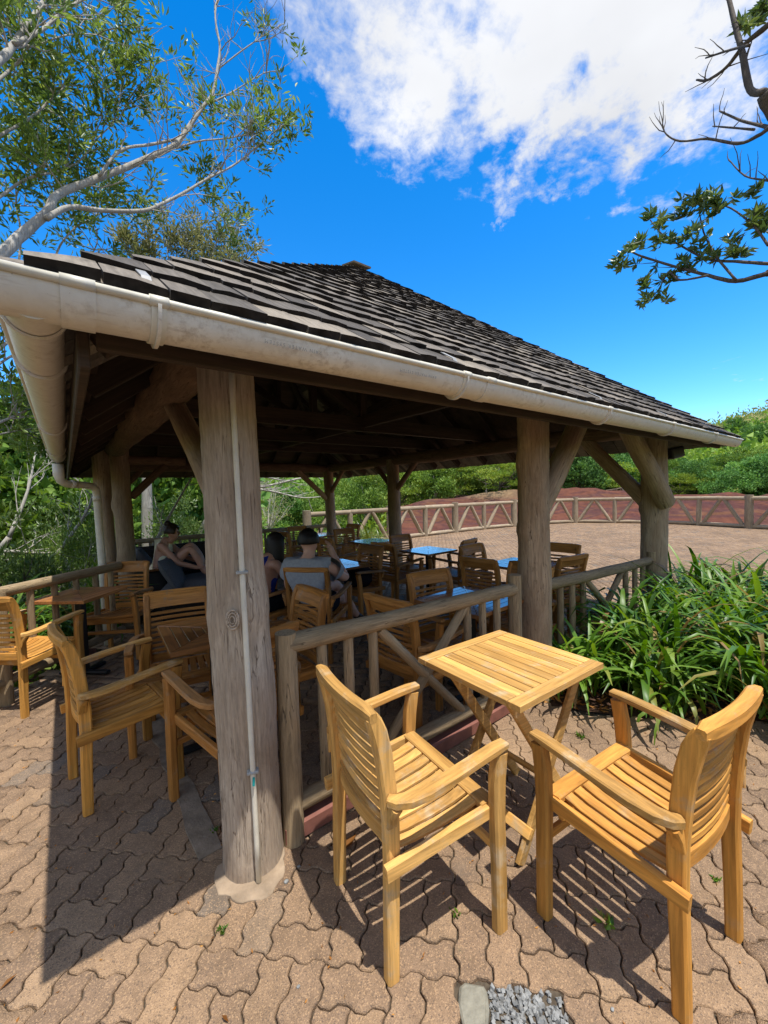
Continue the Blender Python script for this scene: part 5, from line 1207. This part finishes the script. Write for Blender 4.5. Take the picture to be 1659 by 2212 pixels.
# tree overhanging on the left
def left_tree():
    rnd = random.Random(31); Z = lambda x, y: (x*.5, y*.5)
    t = thing('tree', 'grey-barked tree with sparse twiggy crown reaching over the roof from the left', 'tree', (-3.4, 4.2, -.4)); mb = MB(); ends = []
    def Lm(pts, D0, D1, r0, r1, tw, ln, keep=1, seed=0):
        n = len(pts); w = [at(*Z(*p), D0+(D1-D0)*i/(n-1)) for i, p in enumerate(pts)]; r0 *= .44; r1 *= .5; P = limb(mb, w, r0, r1, seed=seed)
        e = []; twigs(mb, P, max(r1*.65, .007), rnd, tw, ln, e); ends.extend([(p, d) for p, d in e if rnd.random() < keep]); return P
    trunk = [Vector((-3.4, 4.2, -.5)), Vector((-3.35, 4.3, 1.0)), Vector((-3.0, 4.35, 2.6)), at(*Z(-260, 1330), 5.0), at(*Z(-120, 1210), 4.9)]
    limb(mb, trunk, .12, .05, 12, 1)
    Lm([(-120, 1210), (0, 1105), (100, 1010), (200, 920), (250, 840), (400, 780), (600, 700), (750, 630), (800, 570), (870, 470), (920, 400), (940, 290), (950, 200), (930, 80), (940, -20)], 4.9, 6.2, .115, .016, 30, .62, .10, 2)
    Lm([(200, 945), (300, 895), (450, 910), (620, 910), (700, 880), (800, 830), (900, 770), (1000, 720), (1080, 660), (1150, 600), (1220, 540)], 5.1, 6.0, .062, .010, 24, .55, .22, 3)
    Lm([(430, 760), (520, 650), (650, 625), (770, 600)], 5.3, 5.6, .034, .028, 3, .4, .2, 4)
    Lm([(760, 640), (860, 610), (960, 600), (1080, 580), (1160, 560)], 5.6, 5.9, .028, .009, 10, .45, .5, 5)
    Lm([(900, 450), (1000, 400), (1080, 350), (1150, 310)], 5.8, 6.1, .026, .009, 12, .5, .2, 6)
    Lm([(940, 300), (1030, 230), (1100, 180), (1160, 140), (1230, 100)], 6.0, 6.3, .022, .008, 10, .45, .15, 7)
    # upper and lower left limbs of the same crown
    Lm([(-200, 420), (0, 260), (60, 190), (120, 100), (180, 20), (210, -60)], 4.4, 5.0, .07, .03, 10, .5, .6, 8)
    Lm([(60, 190), (180, 130), (260, 60), (350, 0), (420, -50)], 4.6, 5.1, .04, .018, 10, .55, .55, 9)
    Lm([(-100, 420), (0, 340), (90, 260), (180, 190), (300, 150), (420, 150)], 4.8, 5.5, .035, .010, 14, .55, .5, 10)
    Lm([(-100, 640), (130, 510), (220, 430), (300, 370), (460, 380), (540, 300)], 5.2, 5.9, .032, .009, 16, .55, .6, 11)
    Lm([(-80, 900), (0, 850), (120, 770), (250, 740), (350, 690), (420, 600), (520, 500), (560, 420)], 5.4, 6.0, .034, .009, 18, .55, .65, 12)
    Lm([(230, 1150), (260, 1060), (330, 980), (420, 930), (560, 860)], 6.4, 6.6, .03, .010, 12, .5, .6, 13)
    Lm([(80, 1150), (90, 1000), (70, 850), (140, 700), (200, 560)], 6.2, 6.6, .028, .010, 14, .55, .6, 14)
    Lm([(350, 1160), (420, 1050), (400, 940)], 6.6, 6.8, .022, .009, 8, .5, .6, 15)
    Lm([(-60, 1560), (30, 1480), (110, 1420), (180, 1395)], 5.4, 5.8, .045, .018, 8, .5, .6, 16)
    Q = lambda *pp: [(2*x, 2*y) for x, y in pp]
    Lm(Q((-60, 830), (0, 785), (40, 760), (90, 735)), 5.6, 5.9, .04, .012, 10, .45, .8, 17)
    Lm(Q((-60, 930), (0, 912), (70, 882), (130, 868)), 5.8, 6.2, .045, .014, 12, .45, .8, 18)
    Lm(Q((-60, 960), (0, 938), (85, 925), (140, 930)), 6.0, 6.4, .03, .010, 12, .45, .8, 19)
    mb.build('trunk', M['bark'], t, smooth=True)
    # denser leaf masses
    for (x, y, D, k, s) in [(60, 560, 5.6, 20, .30), (120, 620, 5.7, 16, .3), (20, 480, 5.5, 14, .28), (180, 500, 5.6, 10, .25), (330, 520, 6, 10, .28), (400, 640, 6, 10, .25), (520, 800, 6, 9, .22), (590, 850, 6, 8, .2), (30, 200, 5.2, 8, .25), (90, 430, 5.4, 9, .3), (230, 600, 5.9, 9, .3), (60, 720, 5.8, 8, .3), (200, 700, 5.9, 8, .28),
                            (560, 250, 5.8, 4, .12), (610, 310, 5.8, 4, .12), (690, 400, 5.9, 4, .14), (735, 450, 5.9, 3, .1), (860, 270, 6, 3, .1), (880, 390, 6, 3, .1), (820, 690, 6, 7, .18), (870, 700, 6, 5, .14), (1255, 530, 6.1, 5, .14), (1285, 585, 6.1, 4, .12), (1150, 430, 6.1, 4, .16), (1000, 520, 6, 4, .14), (1040, 880, 6.2, 6, .18), (950, 900, 6.2, 5, .16), (1060, 1000, 6.3, 5, .15), (470, 20, 5.6, 8, .25), (30, 40, 5.0, 8, .3), (350, 880, 6.1, 6, .22), (450, 1010, 6.4, 6, .25), (160, 1050, 6.4, 6, .25), (30, 1560, 6, 5, .2), (90, 1850, 6.4, 9, .25), (40, 1900, 6.4, 9, .3), (150, 1920, 6.6, 9, .25), (20, 1700, 6.2, 5, .2)]:
        c_ = at(*Z(x, y), D)
        for _ in range(k): ends.append((c_+Vector((rnd.gauss(0, s), rnd.gauss(0, s), rnd.gauss(0, s*.8))), Vector((rnd.gauss(.3, .6), rnd.gauss(0, .6), rnd.gauss(.5, .5))).normalized()))
    p, d, c_ = leafy(ends, rnd, 20, .11); leaf_cloud('crown', p, d, .092, .027, M['leaf'], t, c_, seed=4, kind='stuff')
left_tree()
def roof_shrub():
    """pale olive tree whose top shows above the ridge, left"""
    rnd = random.Random(8); t = thing('tree', 'pale olive bushy tree top showing just above the roof hip', 'tree', (1.5, 11.5, -1.5)); mb = MB(); ends = []
    limb(mb, [(1.5, 11.5, -1.5), (1.6, 11.4, 2), (1.7, 11.2, 5.0)], .16, .07, 9, 3)
    for (x, y, D) in [(640, 1080, 11), (720, 1030, 11.3), (800, 1060, 11), (860, 1020, 11.5), (930, 1060, 11), (1000, 1080, 11.2), (560, 1090, 10.8), (1040, 980, 11.6), (1080, 1110, 11)]:
        e = at(x*.5, y*.5, D); P = limb(mb, [(1.7, 11.2, 4.2), tuple((Vector((1.7, 11.2, 4.4))+e)/2+Vector((rnd.gauss(0, .2), rnd.gauss(0, .2), -.2))), e], .04, .010, 6, 5); twigs(mb, P, .007, rnd, 18, .55, ends, .6, 2, .5)
    mb.build('trunk', M['bark'], t, smooth=True); p, d, c_ = leafy(ends, rnd, 15, .16); leaf_cloud('crown', p, d, .13, .035, M['leaf_grey'], t, c_, seed=6, kind='stuff')
roof_shrub()
def right_tree():
    rnd = random.Random(77); Z = lambda x, y: (829.5+x*.5, y*.5); D = 4.6
    t = thing('tree', 'dark-branched tree with bare hooked twigs and leaf rosettes at the top right', 'tree', (6.2, -.9, 0)); mb = MB(); ends = []
    limb(mb, [(6.0, -1.2, -.1), (5.9, -1.1, 2.2), at(*Z(2050, 900), 5.2), at(*Z(1850, 640), 4.9), at(*Z(1700, 480), 4.7), at(*Z(1645, 400), 4.6)], .17, .05, 10, 2)
    tr2 = limb(mb, [at(*Z(2050, 1000), 5.2), at(*Z(1900, 1120), 5.0), at(*Z(1760, 1150), 4.8), at(*Z(1659, 1180), 4.6)], .05, .028, 8, 3)
    def Lm(pts, r0, r1, tw, ln, keep, seed, d0=0, d1=.4):
        P = limb(mb, [at(*Z(*p), D+d0+(d1-d0)*i/(len(pts)-1)) for i, p in enumerate(pts)], r0*.78, r1*.8, 7, seed, .14); e = []; twigs(mb, P, max(r1*.6, .005), rnd, tw, ln, e, .45, 1, .35, .7); ends.extend([q for q in e if rnd.random() < keep])
    Lm([(1645, 400), (1580, 385), (1550, 240), (1520, 120), (1490, 0), (1470, -80)], .038, .018, 6, .30, .15, 1)
    Lm([(1720, 60), (1659, 110), (1560, 190), (1480, 290), (1400, 345), (1350, 345)], .034, .009, 8, .28, 0, 2)
    Lm([(1580, 195), (1500, 215), (1390, 250)], .015, .008, 4, .22, 0, 3)
    Lm([(1680, 560), (1640, 545), (1540, 520), (1450, 480)], .024, .008, 4, .22, 0, 4)
    Lm([(1680, 540), (1610, 590), (1530, 620), (1400, 600), (1280, 610), (1220, 580), (1203, 540)], .022, .005, 10, .25, 0, 5)
    Lm([(1600, 560), (1480, 550), (1420, 545)], .012, .006, 3, .2, 0, 6)
    Lm([(1780, 800), (1659, 780), (1560, 760), (1490, 690)], .014, .005, 8, .25, 0, 7)
    Lm([(1659, 1180), (1520, 1215), (1400, 1190), (1250, 1150), (1120, 1110), (1040, 1080), (1000, 1110)], .026, .006, 4, .2, .9, 8)
    Lm([(1659, 1140), (1520, 1130), (1400, 1120), (1280, 1060), (1200, 1010), (1150, 950)], .018, .006, 3, .2, .9, 9)
    Lm([(1520, 1210), (1430, 1100), (1380, 1000), (1360, 900)], .014, .006, 3, .2, .9, 10); Lm([(1400, 1190), (1280, 1210), (1230, 1180), (1180, 1260), (1140, 1280)], .013, .006, 3, .18, .9, 11); Lm([(1659, 1060), (1600, 980), (1500, 900), (1420, 880)], .014, .006, 3, .2, .9, 12)
    mb.build('trunk', M['bark_dark'], t, smooth=True)
    for (x, y) in [(990, 1130), (1025, 1160), (1075, 1085), (1105, 1055), (1150, 930), (1200, 965), (1175, 1055), (1340, 870), (1400, 880), (1450, 865), (1290, 930), (1350, 1000), (1380, 1090), (1420, 1110), (1500, 1090), (1540, 1100), (1130, 1230), (1140, 1295), (1200, 1280), (1230, 1200), (1300, 1170), (1620, 920), (1590, 960), (1640, 1000), (1600, 830), (1580, 90), (1620, 60), (1550, 120), (1320, 1040), (1250, 1030), (1450, 900), (1360, 860), (1300, 890), (1520, 1050), (1650, 940), (1640, 20)]:
        for k in range(3): ends.append((at(*Z(x+rnd.gauss(0, 14), y+rnd.gauss(0, 12)), D+.2+rnd.gauss(0, .08)), Vector((rnd.gauss(-.3, .5), rnd.gauss(0, .5), rnd.gauss(.8, .3))).normalized()))
    pos = []; dr = []; cl = []
    for p, d in ends:
        c_ = rnd.random()
        for k in range(11):
            a = 2.4*k; s_ = d.cross(Vector((.3, .2, 1))).normalized(); n_ = d.cross(s_); pos.append(p+d*rnd.uniform(-.02, .02)); dr.append(d*rnd.uniform(.15, .8)+(s_*math.cos(a)+n_*math.sin(a))); cl.append(c_)
    leaf_cloud('crown', pos, dr, .085, .030, M['leaf_dark'], t, np.array(cl), seed=9, kind='stuff')
right_tree()

# trees and bushes further off: a few kinds, copied
def crown_points(g, n, clusters, rx, rz, flat, base_z):
    P = []; D = []; C_ = []
    for k in range(clusters):
        while True:
            q = g.uniform(-1, 1, 3)
            if .25 < np.linalg.norm(q) < 1: break
        c_ = np.array([q[0]*rx, q[1]*rx, base_z+rz+q[2]*rz]); r = rx*g.uniform(.22, .40); m = n//clusters
        o = g.normal(size=(m, 3)); o /= np.linalg.norm(o, axis=1)[:, None]; o *= (g.random((m, 1))**.33)*r; o[:, 2] *= flat; o[:, 2] += np.where(o[:, 2] < 0, -o[:, 2]*.5, 0)
        P.append(c_+o); D.append(o+np.array([0, 0, r*.5])+g.normal(0, r*.5, (m, 3))); C_.append(np.full(m, g.random()*.6+.4*(q[2]+1)/2*0+.2))
    return np.concatenate(P), np.concatenate(D), np.concatenate(C_)
PROTO = {}
def make_proto(kind, seed):
    g = np.random.default_rng(seed); rnd = random.Random(seed)
    if kind == 'round': P, D, C_ = crown_points(g, 5600, 50, 1.0, .85, .7, .20); mat = 'leaf_far'; lw = (.085, .05)
    elif kind == 'layer': P, D, C_ = crown_points(g, 5000, 40, 1.25, .65, .35, .35); mat = 'leaf_bright'; lw = (.075, .045)
    elif kind == 'dark': P, D, C_ = crown_points(g, 5600, 46, 1.0, .95, .75, .10); mat = 'leaf_far2'; lw = (.10, .07)
    elif kind == 'shrub': P, D, C_ = crown_points(g, 4200, 40, 1.0, .8, .8, -.02); mat = 'leaf'; lw = (.075, .026)
    elif kind == 'glossy': P, D, C_ = crown_points(g, 3800, 40, .9, 1.0, .8, .0); mat = 'leaf_dark'; lw = (.09, .032)
    else: P, D, C_ = crown_points(g, 1500, 40, 1.1, .75, .6, .7); mat = 'leaf_grey'; lw = (.06, .035)
    mb = MB(); hub = Vector((0, 0, .45)); limb(mb, [(0, 0, -.5), (.03, .02, .2), hub], .055, .04, 7, seed)
    for k in range(14 if kind != 'bare' else 26):
        q = P[rnd.randrange(len(P))]; e = Vector(q)*(.92 if kind != 'bare' else 1.05); mid = hub.lerp(e, .5)+Vector((rnd.gauss(0, .08), rnd.gauss(0, .08), -.05)); pl = limb(mb, [hub, mid, e], .024, .006, 5, k, .05, 3)
        if kind in ('bare', 'shrub', 'glossy'): en = []; twigs(mb, pl, .006, rnd, 5, .35, en, .4, 1)
    cm = leaf_cloud('crown', P, D, lw[0], lw[1], M[mat], None, C_, seed=seed); tm = mb.build('trunk', M['bark' if kind in ('bare', 'round', 'shrub') else 'bark_dark'], None, smooth=True)
    me, te = cm.data, tm.data; bpy.data.objects.remove(cm); bpy.data.objects.remove(tm); PROTO[(kind, seed)] = (me, te)
for kd in ('round', 'layer', 'dark', 'bare', 'shrub', 'glossy'):
    for s in (1, 2): make_proto(kd, s)
def tree(kind, seed, x, y, s, sz, rz, label, group, z=None, cat='tree', name='tree'):
    z = float(terrain_h(np.array([x]), np.array([y]))[0]) if z is None else z
    t = thing(name, label, cat, (x, y, z), rz, group); me, te = PROTO[(kind, seed)]
    Mx = WM[t.name] @ Matrix.Diagonal((s, s, sz, 1)); a = put(bpy.data.objects.new('crown', me), t, Mx); a['kind'] = 'stuff'; put(bpy.data.objects.new('trunk', te), t, Mx)
    return t
LB = {'round': 'round green tree', 'layer': 'bright flat-crowned tree', 'dark': 'dark green tree', 'bare': 'half bare silvery tree'}
rnd = random.Random(5); TREES = []
def belt(px0, px1, n, D0, D1, s0, s1, kinds, row):
    for k in range(n):
        px = px0+(px1-px0)*(k+rnd.uniform(.2, .8))/n; D = rnd.uniform(D0, D1); p = at(px, 1060, D); kd = rnd.choice(kinds); s = rnd.uniform(s0, s1)*(.78 if px > 1420 else 1)
        t = tree(kd, rnd.choice((1, 2)), p.x, p.y, s, s*rnd.uniform(.9, 1.25), rnd.uniform(0, 6.28), LB[kd], {'round': 'round green trees', 'layer': 'flat-crowned bright trees', 'dark': 'dark green trees', 'bare': 'half bare trees'}[kd])
        sec = 'left of the near post' if px < 440 else 'between near post and far corner post' if px < 710 else 'left of the mid right post' if px < 845 else 'between mid right post and middle post' if px < 1120 else 'between the two right posts' if px < 1400 else 'right of the right corner post'
        TREES.append((kd, sec, row, px, t))
def name_trees():
    from itertools import groupby
    key = lambda q: (q[0], q[1], q[2])
    for kk, grp in groupby(sorted(TREES, key=lambda q: key(q)+(q[3],)), key=key):
        for i, q in enumerate(grp): q[4]['label'] = ORD[i]+' '+LB[q[0]]+' from left, '+q[2]+', '+q[1]
belt(1240, 1780, 15, 54, 60, 2.2, 3.0, ['layer', 'dark', 'dark', 'round'], 'front row')
belt(1160, 1780, 16, 62, 72, 2.4, 3.2, ['dark', 'round', 'dark'], 'second row')
belt(1040, 1260, 6, 46, 56, 2.4, 3.2, ['round', 'dark'], 'front row')
belt(520, 1100, 16, 34, 46, 1.9, 2.7, ['round', 'layer', 'layer', 'round'], 'front row')
belt(480, 1120, 16, 52, 72, 2.6, 3.6, ['round', 'dark', 'bare', 'layer'], 'second row')
belt(280, 1150, 16, 80, 110, 3.5, 5.0, ['bare', 'round', 'layer', 'bare'], 'hillside')
belt(-60, 480, 12, 20, 32, 2.6, 3.6, ['round', 'dark', 'layer'], 'second row')
belt(1200, 1780, 10, 95, 130, 2.4, 3.2, ['bare', 'round', 'dark'], 'hillside')
belt(70, 330, 6, 14, 18, 3.0, 3.6, ['round', 'dark'], 'front row')
name_trees()
# bushes close to the left and behind the shelter
for k, (x, y, s, sz, kd, z, lab) in enumerate([(-1.9, 6.6, .95, 1.15, 'shrub', -.8, 'leafy shrub at the left edge behind the railing'), (-.75, 7.3, .8, 1.2, 'glossy', -.7, 'dark glossy shrub behind the left railing'), (.05, 8.9, .8, 1.35, 'shrub', -.9, 'leafy shrub beside the downpipe'),
        (-1.5, 9.0, 1.2, 1.5, 'shrub', -1.0, 'tall shrub behind the others at the far left'), (.2, 11.0, 1.1, 1.5, 'glossy', -1.2, 'tall dark shrub left of the downpipe'), (-.6, 10.5, 1.0, 1.3, 'shrub', -1.2, 'shrub under the left gutter'), (2.05, 10.6, .75, 1.15, 'glossy', -.6, 'glossy-leaved bush right behind the woman in the cream top'),
        (1.0, 13.5, 1.1, 1.0, 'shrub', -2.0, 'low bush beyond the back railing, left'), (3.2, 14.0, 1.0, 1.0, 'shrub', -2.0, 'low bush beyond the back railing, middle'), (5.0, 15.0, 1.2, 1.0, 'shrub', -2.0, 'low bush beyond the far corner post'), (-3.2, 7.5, 1.2, 1.5, 'glossy', -.8, 'dark bush beyond the left edge'), (6.8, 14.5, 1.1, .9, 'shrub', -1.8, 'low bush behind the terrace fence, left')]):
    tree(kd, 1+k % 2, x, y, s, sz, rnd.uniform(0, 6), lab, None, z, 'shrub', 'shrub')
# bare pale limbs hanging into the view behind the shelter
def bare_tree(label, paths, D, r, seed, base):
    rnd_ = random.Random(seed); t = thing('bare_tree', label, 'tree', base); mb = MB(); e = []
    limb(mb, [base, tuple((Vector(base)+at(*paths[0][0], D))/2+Vector((0, 0, .4))), at(*paths[0][0], D)], r*2.2, r*1.2, 8, seed)
    for p in paths:
        P = limb(mb, [at(x, y, D+.2*i) for i, (x, y) in enumerate(p)], r, r*.3, 6, seed); twigs(mb, P, r*.28, rnd_, 9, .8, e, .05, 2, .2, .6)
    mb.build('trunk', M['bark'], t, smooth=True)
bare_tree('pale bare tree with spreading limbs in the valley behind the near post', [[(500, 1040), (560, 1052), (640, 1035), (720, 1022), (790, 1010)], [(500, 1050), (580, 1060), (650, 1075), (700, 1072)], [(500, 1045), (560, 1030), (620, 1040)]], 13, .05, 3, (1.8, 14.5, -3.0))
bare_tree('pale bare tree leaning among the shrubs by the downpipe', [[(20, 1160), (60, 1060), (75, 985)], [(10, 1190), (90, 1195), (170, 1190)], [(120, 1200), (190, 1100), (215, 1000)], [(330, 1180), (380, 1090), (420, 1020)]], 9, .035, 4, (-1.5, 9.5, -1.2))

# woodland skin on the far hillsides: one mass of foliage nobody could count
def forest():
    g = np.random.default_rng(12); n = 170000; az = np.radians(g.uniform(-16, 112, n)); r = g.uniform(70, 330, n)**1.0; x, y = r*np.cos(az), r*np.sin(az); h = terrain_h(x, y)
    clump = vnoise(x, y, 7, 21); z = h+np.abs(g.normal(0, 1, n))*1.6*(.3+1.4*clump); d = g.normal(size=(n, 3)); d[:, 2] += .8
    rn = np.clip(vnoise(x, y, 18, 33)*.9+vnoise(x, y, 5, 34)*.35-.1, 0, 1)
    sel = vnoise(x, y, 22, 40) > .38
    leaf_cloud('forest', np.stack([x, y, z], 1)[sel], d[sel], 1.15, .75, M['leaf_far'], None, rn[sel], kind='stuff', seed=3); bpy.data.objects['forest']['label'] = 'dense green woodland covering the far hillsides'
    leaf_cloud('meadow_scrub', np.stack([x, y, z*1.0-.2], 1)[~sel], d[~sel], 1.1, .5, M['grass'], None, rn[~sel], kind='stuff', seed=4)
    n = 42000; az = np.radians(g.uniform(47, 112, n)); r = g.uniform(14, 75, n); x, y = r*np.cos(az), r*np.sin(az); ok = ~in_poly(x, y) & (np.degrees(az) > 50+6*vnoise(x, y, 4, 8)); x, y = x[ok], y[ok]; m = len(x); h = terrain_h(x, y)
    z = h+np.abs(g.normal(0, .55, m))*(.3+1.5*vnoise(x, y, 3, 7)); d = g.normal(size=(m, 3)); d[:, 2] += .8
    leaf_cloud('undergrowth', np.stack([x, y, z], 1), d, .42, .22, M['leaf_bright'], None, vnoise(x, y, 5, 55), kind='stuff', seed=5); bpy.data.objects['undergrowth']['label'] = 'green undergrowth filling the valley behind the shelter'
    n = 9000; x = g.uniform(-4.5, .1, n); y = g.uniform(4.0, 12, n); ok = ~in_poly(x, y) & (y > 4.6+.98*(x+.4)); x, y = x[ok], y[ok]; m = len(x)
    z = -.45+np.abs(g.normal(0, .28, m)); d = g.normal(size=(m, 3)); d[:, 2] += .5
    leaf_cloud('ground_cover', np.stack([x, y, z], 1), d, .10, .045, M['leaf'], None, None, kind='stuff', seed=6)
forest()

# ------------------------------------------------------------------ terrace fence of logs
def log_fence():
    pts = [(5.3, 10.25), (6.75, 10.25), (8.25, 10.2), (9.8, 10.2), (11.35, 10.2), (12.9, 10.08), (14.5, 9.8), (16.1, 9.4), (17.35, 8.7), (18.0, 7.35), (18.5, 6.0), (18.4, 4.6), (17.9, 3.1), (17.6, 1.5), (17.5, -.1), (17.5, -1.7)]
    t = thing('log_fence', 'long log fence with slanting braces curving around the terrace', 'fence', (11, 10.2, 0)); r_ = random.Random(4)
    for i, (x, y) in enumerate(pts):
        thick = i % 2 == 0; lx, ly = r_.gauss(0, .015), r_.gauss(0, .015)
        log('post', (x, y, -.3), (x+lx, y+ly, 1.12 if thick else 1.0), .125 if thick else .085, .12 if thick else .08, 'fence', t, n=10, step=.2, amp=.05)
    for (x0, y0), (x1, y1) in zip(pts, pts[1:]):
        log('top_rail', (x0, y0, 1.0), (x1, y1, 1.0), .078, .07, 'fence', t, n=10, step=.25, amp=.06); log('bottom_rail', (x0, y0, .07), (x1, y1, .07), .07, .065, 'fence', t, n=8, step=.3, amp=.06)
        mx, my = (x0+x1)/2, (y0+y1)/2; L_ = lambda q: (x0+(x1-x0)*q, y0+(y1-y0)*q)
        log('brace', (*L_(.10), .08), (*L_(.47), .98), .068, .062, 'fence', t, n=8, step=.25, amp=.06); log('brace', (*L_(.53), .98), (*L_(.90), .08), .068, .062, 'fence', t, n=8, step=.25, amp=.06)
log_fence()
def far_railing(label, pix, D0, D1, h=1.0):
    n = len(pix); P = [at(x, y, D0+(D1-D0)*i/(n-1)) for i, (x, y) in enumerate(pix)]; P = [Vector((p.x, p.y, float(terrain_h(np.array([p.x]), np.array([p.y]))[0])+.05)) for p in P]; t = thing('log_railing', label, 'railing', P[0], 0, 'pale railings on the far rise')
    for i, p in enumerate(P):
        log('post', p-Vector((0, 0, .6)), p+Vector((0, 0, h)), .06, .055, 'fence', t, n=6, step=.8, amp=.03)
        if i: q = P[i-1]; up = Vector((0, 0, h*.95)); log('rail', q+up, p+up, .05, .05, 'fence', t, n=6, step=1, amp=.03); log('rail', q+Vector((0, 0, .12)), p+Vector((0, 0, .12)), .045, .045, 'fence', t, n=6, step=1, amp=.03); log('brace', q+Vector((0, 0, .12)), (p+q)/2+up, .04, .04, 'fence', t, n=6, step=1, amp=.03); log('brace', (p+q)/2+up, p+Vector((0, 0, .12)), .04, .04, 'fence', t, n=6, step=1, amp=.03)
far_railing('pale lookout railing on the rise, left of the middle post', [(1090, 1052), (1104, 1050), (1120, 1048), (1140, 1047)], 41, 41)
far_railing('pale lookout railing on the rise, between the two right posts', [(1200, 1049), (1222, 1048), (1240, 1047), (1262, 1047), (1284, 1048)], 42, 44)
far_railing('low dark railing below the rise, beside the right corner post', [(1310, 1064), (1332, 1067), (1354, 1069), (1378, 1070)], 40, 38)

# ------------------------------------------------------------------ litter
g = np.random.default_rng(2); r_ = random.Random(9)
lf = [(.86, 1.47, .3, 'orange dry leaf on the paving under the left sunlit chair', .11), (.02, 1.33, 1.0, 'orange leaf at the bottom left of the paving', .07), (.30, 1.20, 2.0, 'small pale dry leaf on the near paving', .03), (-.25, 1.75, .5, 'narrow brown leaf on the left paving', .05)]
for x, y, a, lab, s in lf:
    o = MB().add([(0, 0, 0), (s*.5, s*.16, .006), (s, 0, .004), (s*.5, -s*.16, .008)], [(0, 1, 2), (0, 2, 3)]).build('fallen_leaf', M['dry_leaf'], None, Matrix.Translation((x, y, .006)) @ Matrix.Rotation(a, 4, 'Z'), local=True); tag(o, lab, 'leaf', 'fallen leaves')
for k, (x, y, s) in enumerate([(1.44, .62, .035), (.36, 1.48, .02), (.47, 1.95, .02), (2.3, 1.47, .03), (2.45, 1.2, .03), (1.05, .98, .02), (1.93, .42, .02)]):
    n = 16; p = np.zeros((n, 3)); p[:, 0] = x+g.normal(0, s*.3, n); p[:, 1] = y+g.normal(0, s*.3, n); d = g.normal(size=(n, 3)); d[:, 2] = np.abs(d[:, 2])+.3
    o = leaf_cloud('weed', p, d, s, s*.4, M['strap'], None, None, seed=k); tag(o, ['weed sprouting between pavers under the right sunlit chair', 'tiny weed in the paving before the near post', 'tiny weed beside the concrete strip', 'weed by the kerb under the folding table', 'weed beside the planting bed', 'weed between pavers left of the right chair', 'tiny weed right of the right chair'][k], 'weed', 'weeds in the paving')
for x, y, r0, lab in [(.62, 1.50, .010, 'pale pebble at the foot of the near post'), (.69, 1.53, .007, 'smaller pebble between near post and kerb'), (.50, 1.15, .006, 'pebble on the paving before the near post'), (1.2, .5, .006, 'pebble on the paving under the right sunlit chair')]:
    tag(blob((x, y, r0*.6), (r0, r0*.8, r0*.6), M['gravel'], 'pebble', None, n=5, seed=3, sq=1.3), lab, 'pebble', 'pebbles on the paving')

# debris: dry bits and grit strewn over the paving, and leaf litter in the bed
n = 900; x = g.uniform(-.6, 4.2, n); y = g.uniform(.2, 4.2, n); ok = in_poly(x, y); p = np.stack([x, y, np.full(n, .004)], 1)[ok]; d = g.normal(size=(len(p), 3)); d[:, 2] = np.abs(d[:, 2])*.15
o = leaf_cloud('debris', p, d, .013, .006, M['dry_leaf'], None, None, kind='stuff', seed=41); o['label'] = 'dry crumbs and leaf bits strewn over the paving'
q = np.array([(a, b) for a, b in zip(g.uniform(2.5, 6, 2600), g.uniform(-.4, 1.62, 2600))]); q = q[in_poly(q[:, 0], q[:, 1], BED)]; p = np.concatenate([q, np.full((len(q), 1), .004)+g.random((len(q), 1))*.02], 1); d = g.normal(size=(len(p), 3)); d[:, 2] = np.abs(d[:, 2])*.3
o = leaf_cloud('leaf_litter', p, d, .07, .02, M['dry_leaf'], None, None, kind='stuff', seed=42); o['label'] = 'brown leaf litter on the soil of the bed'
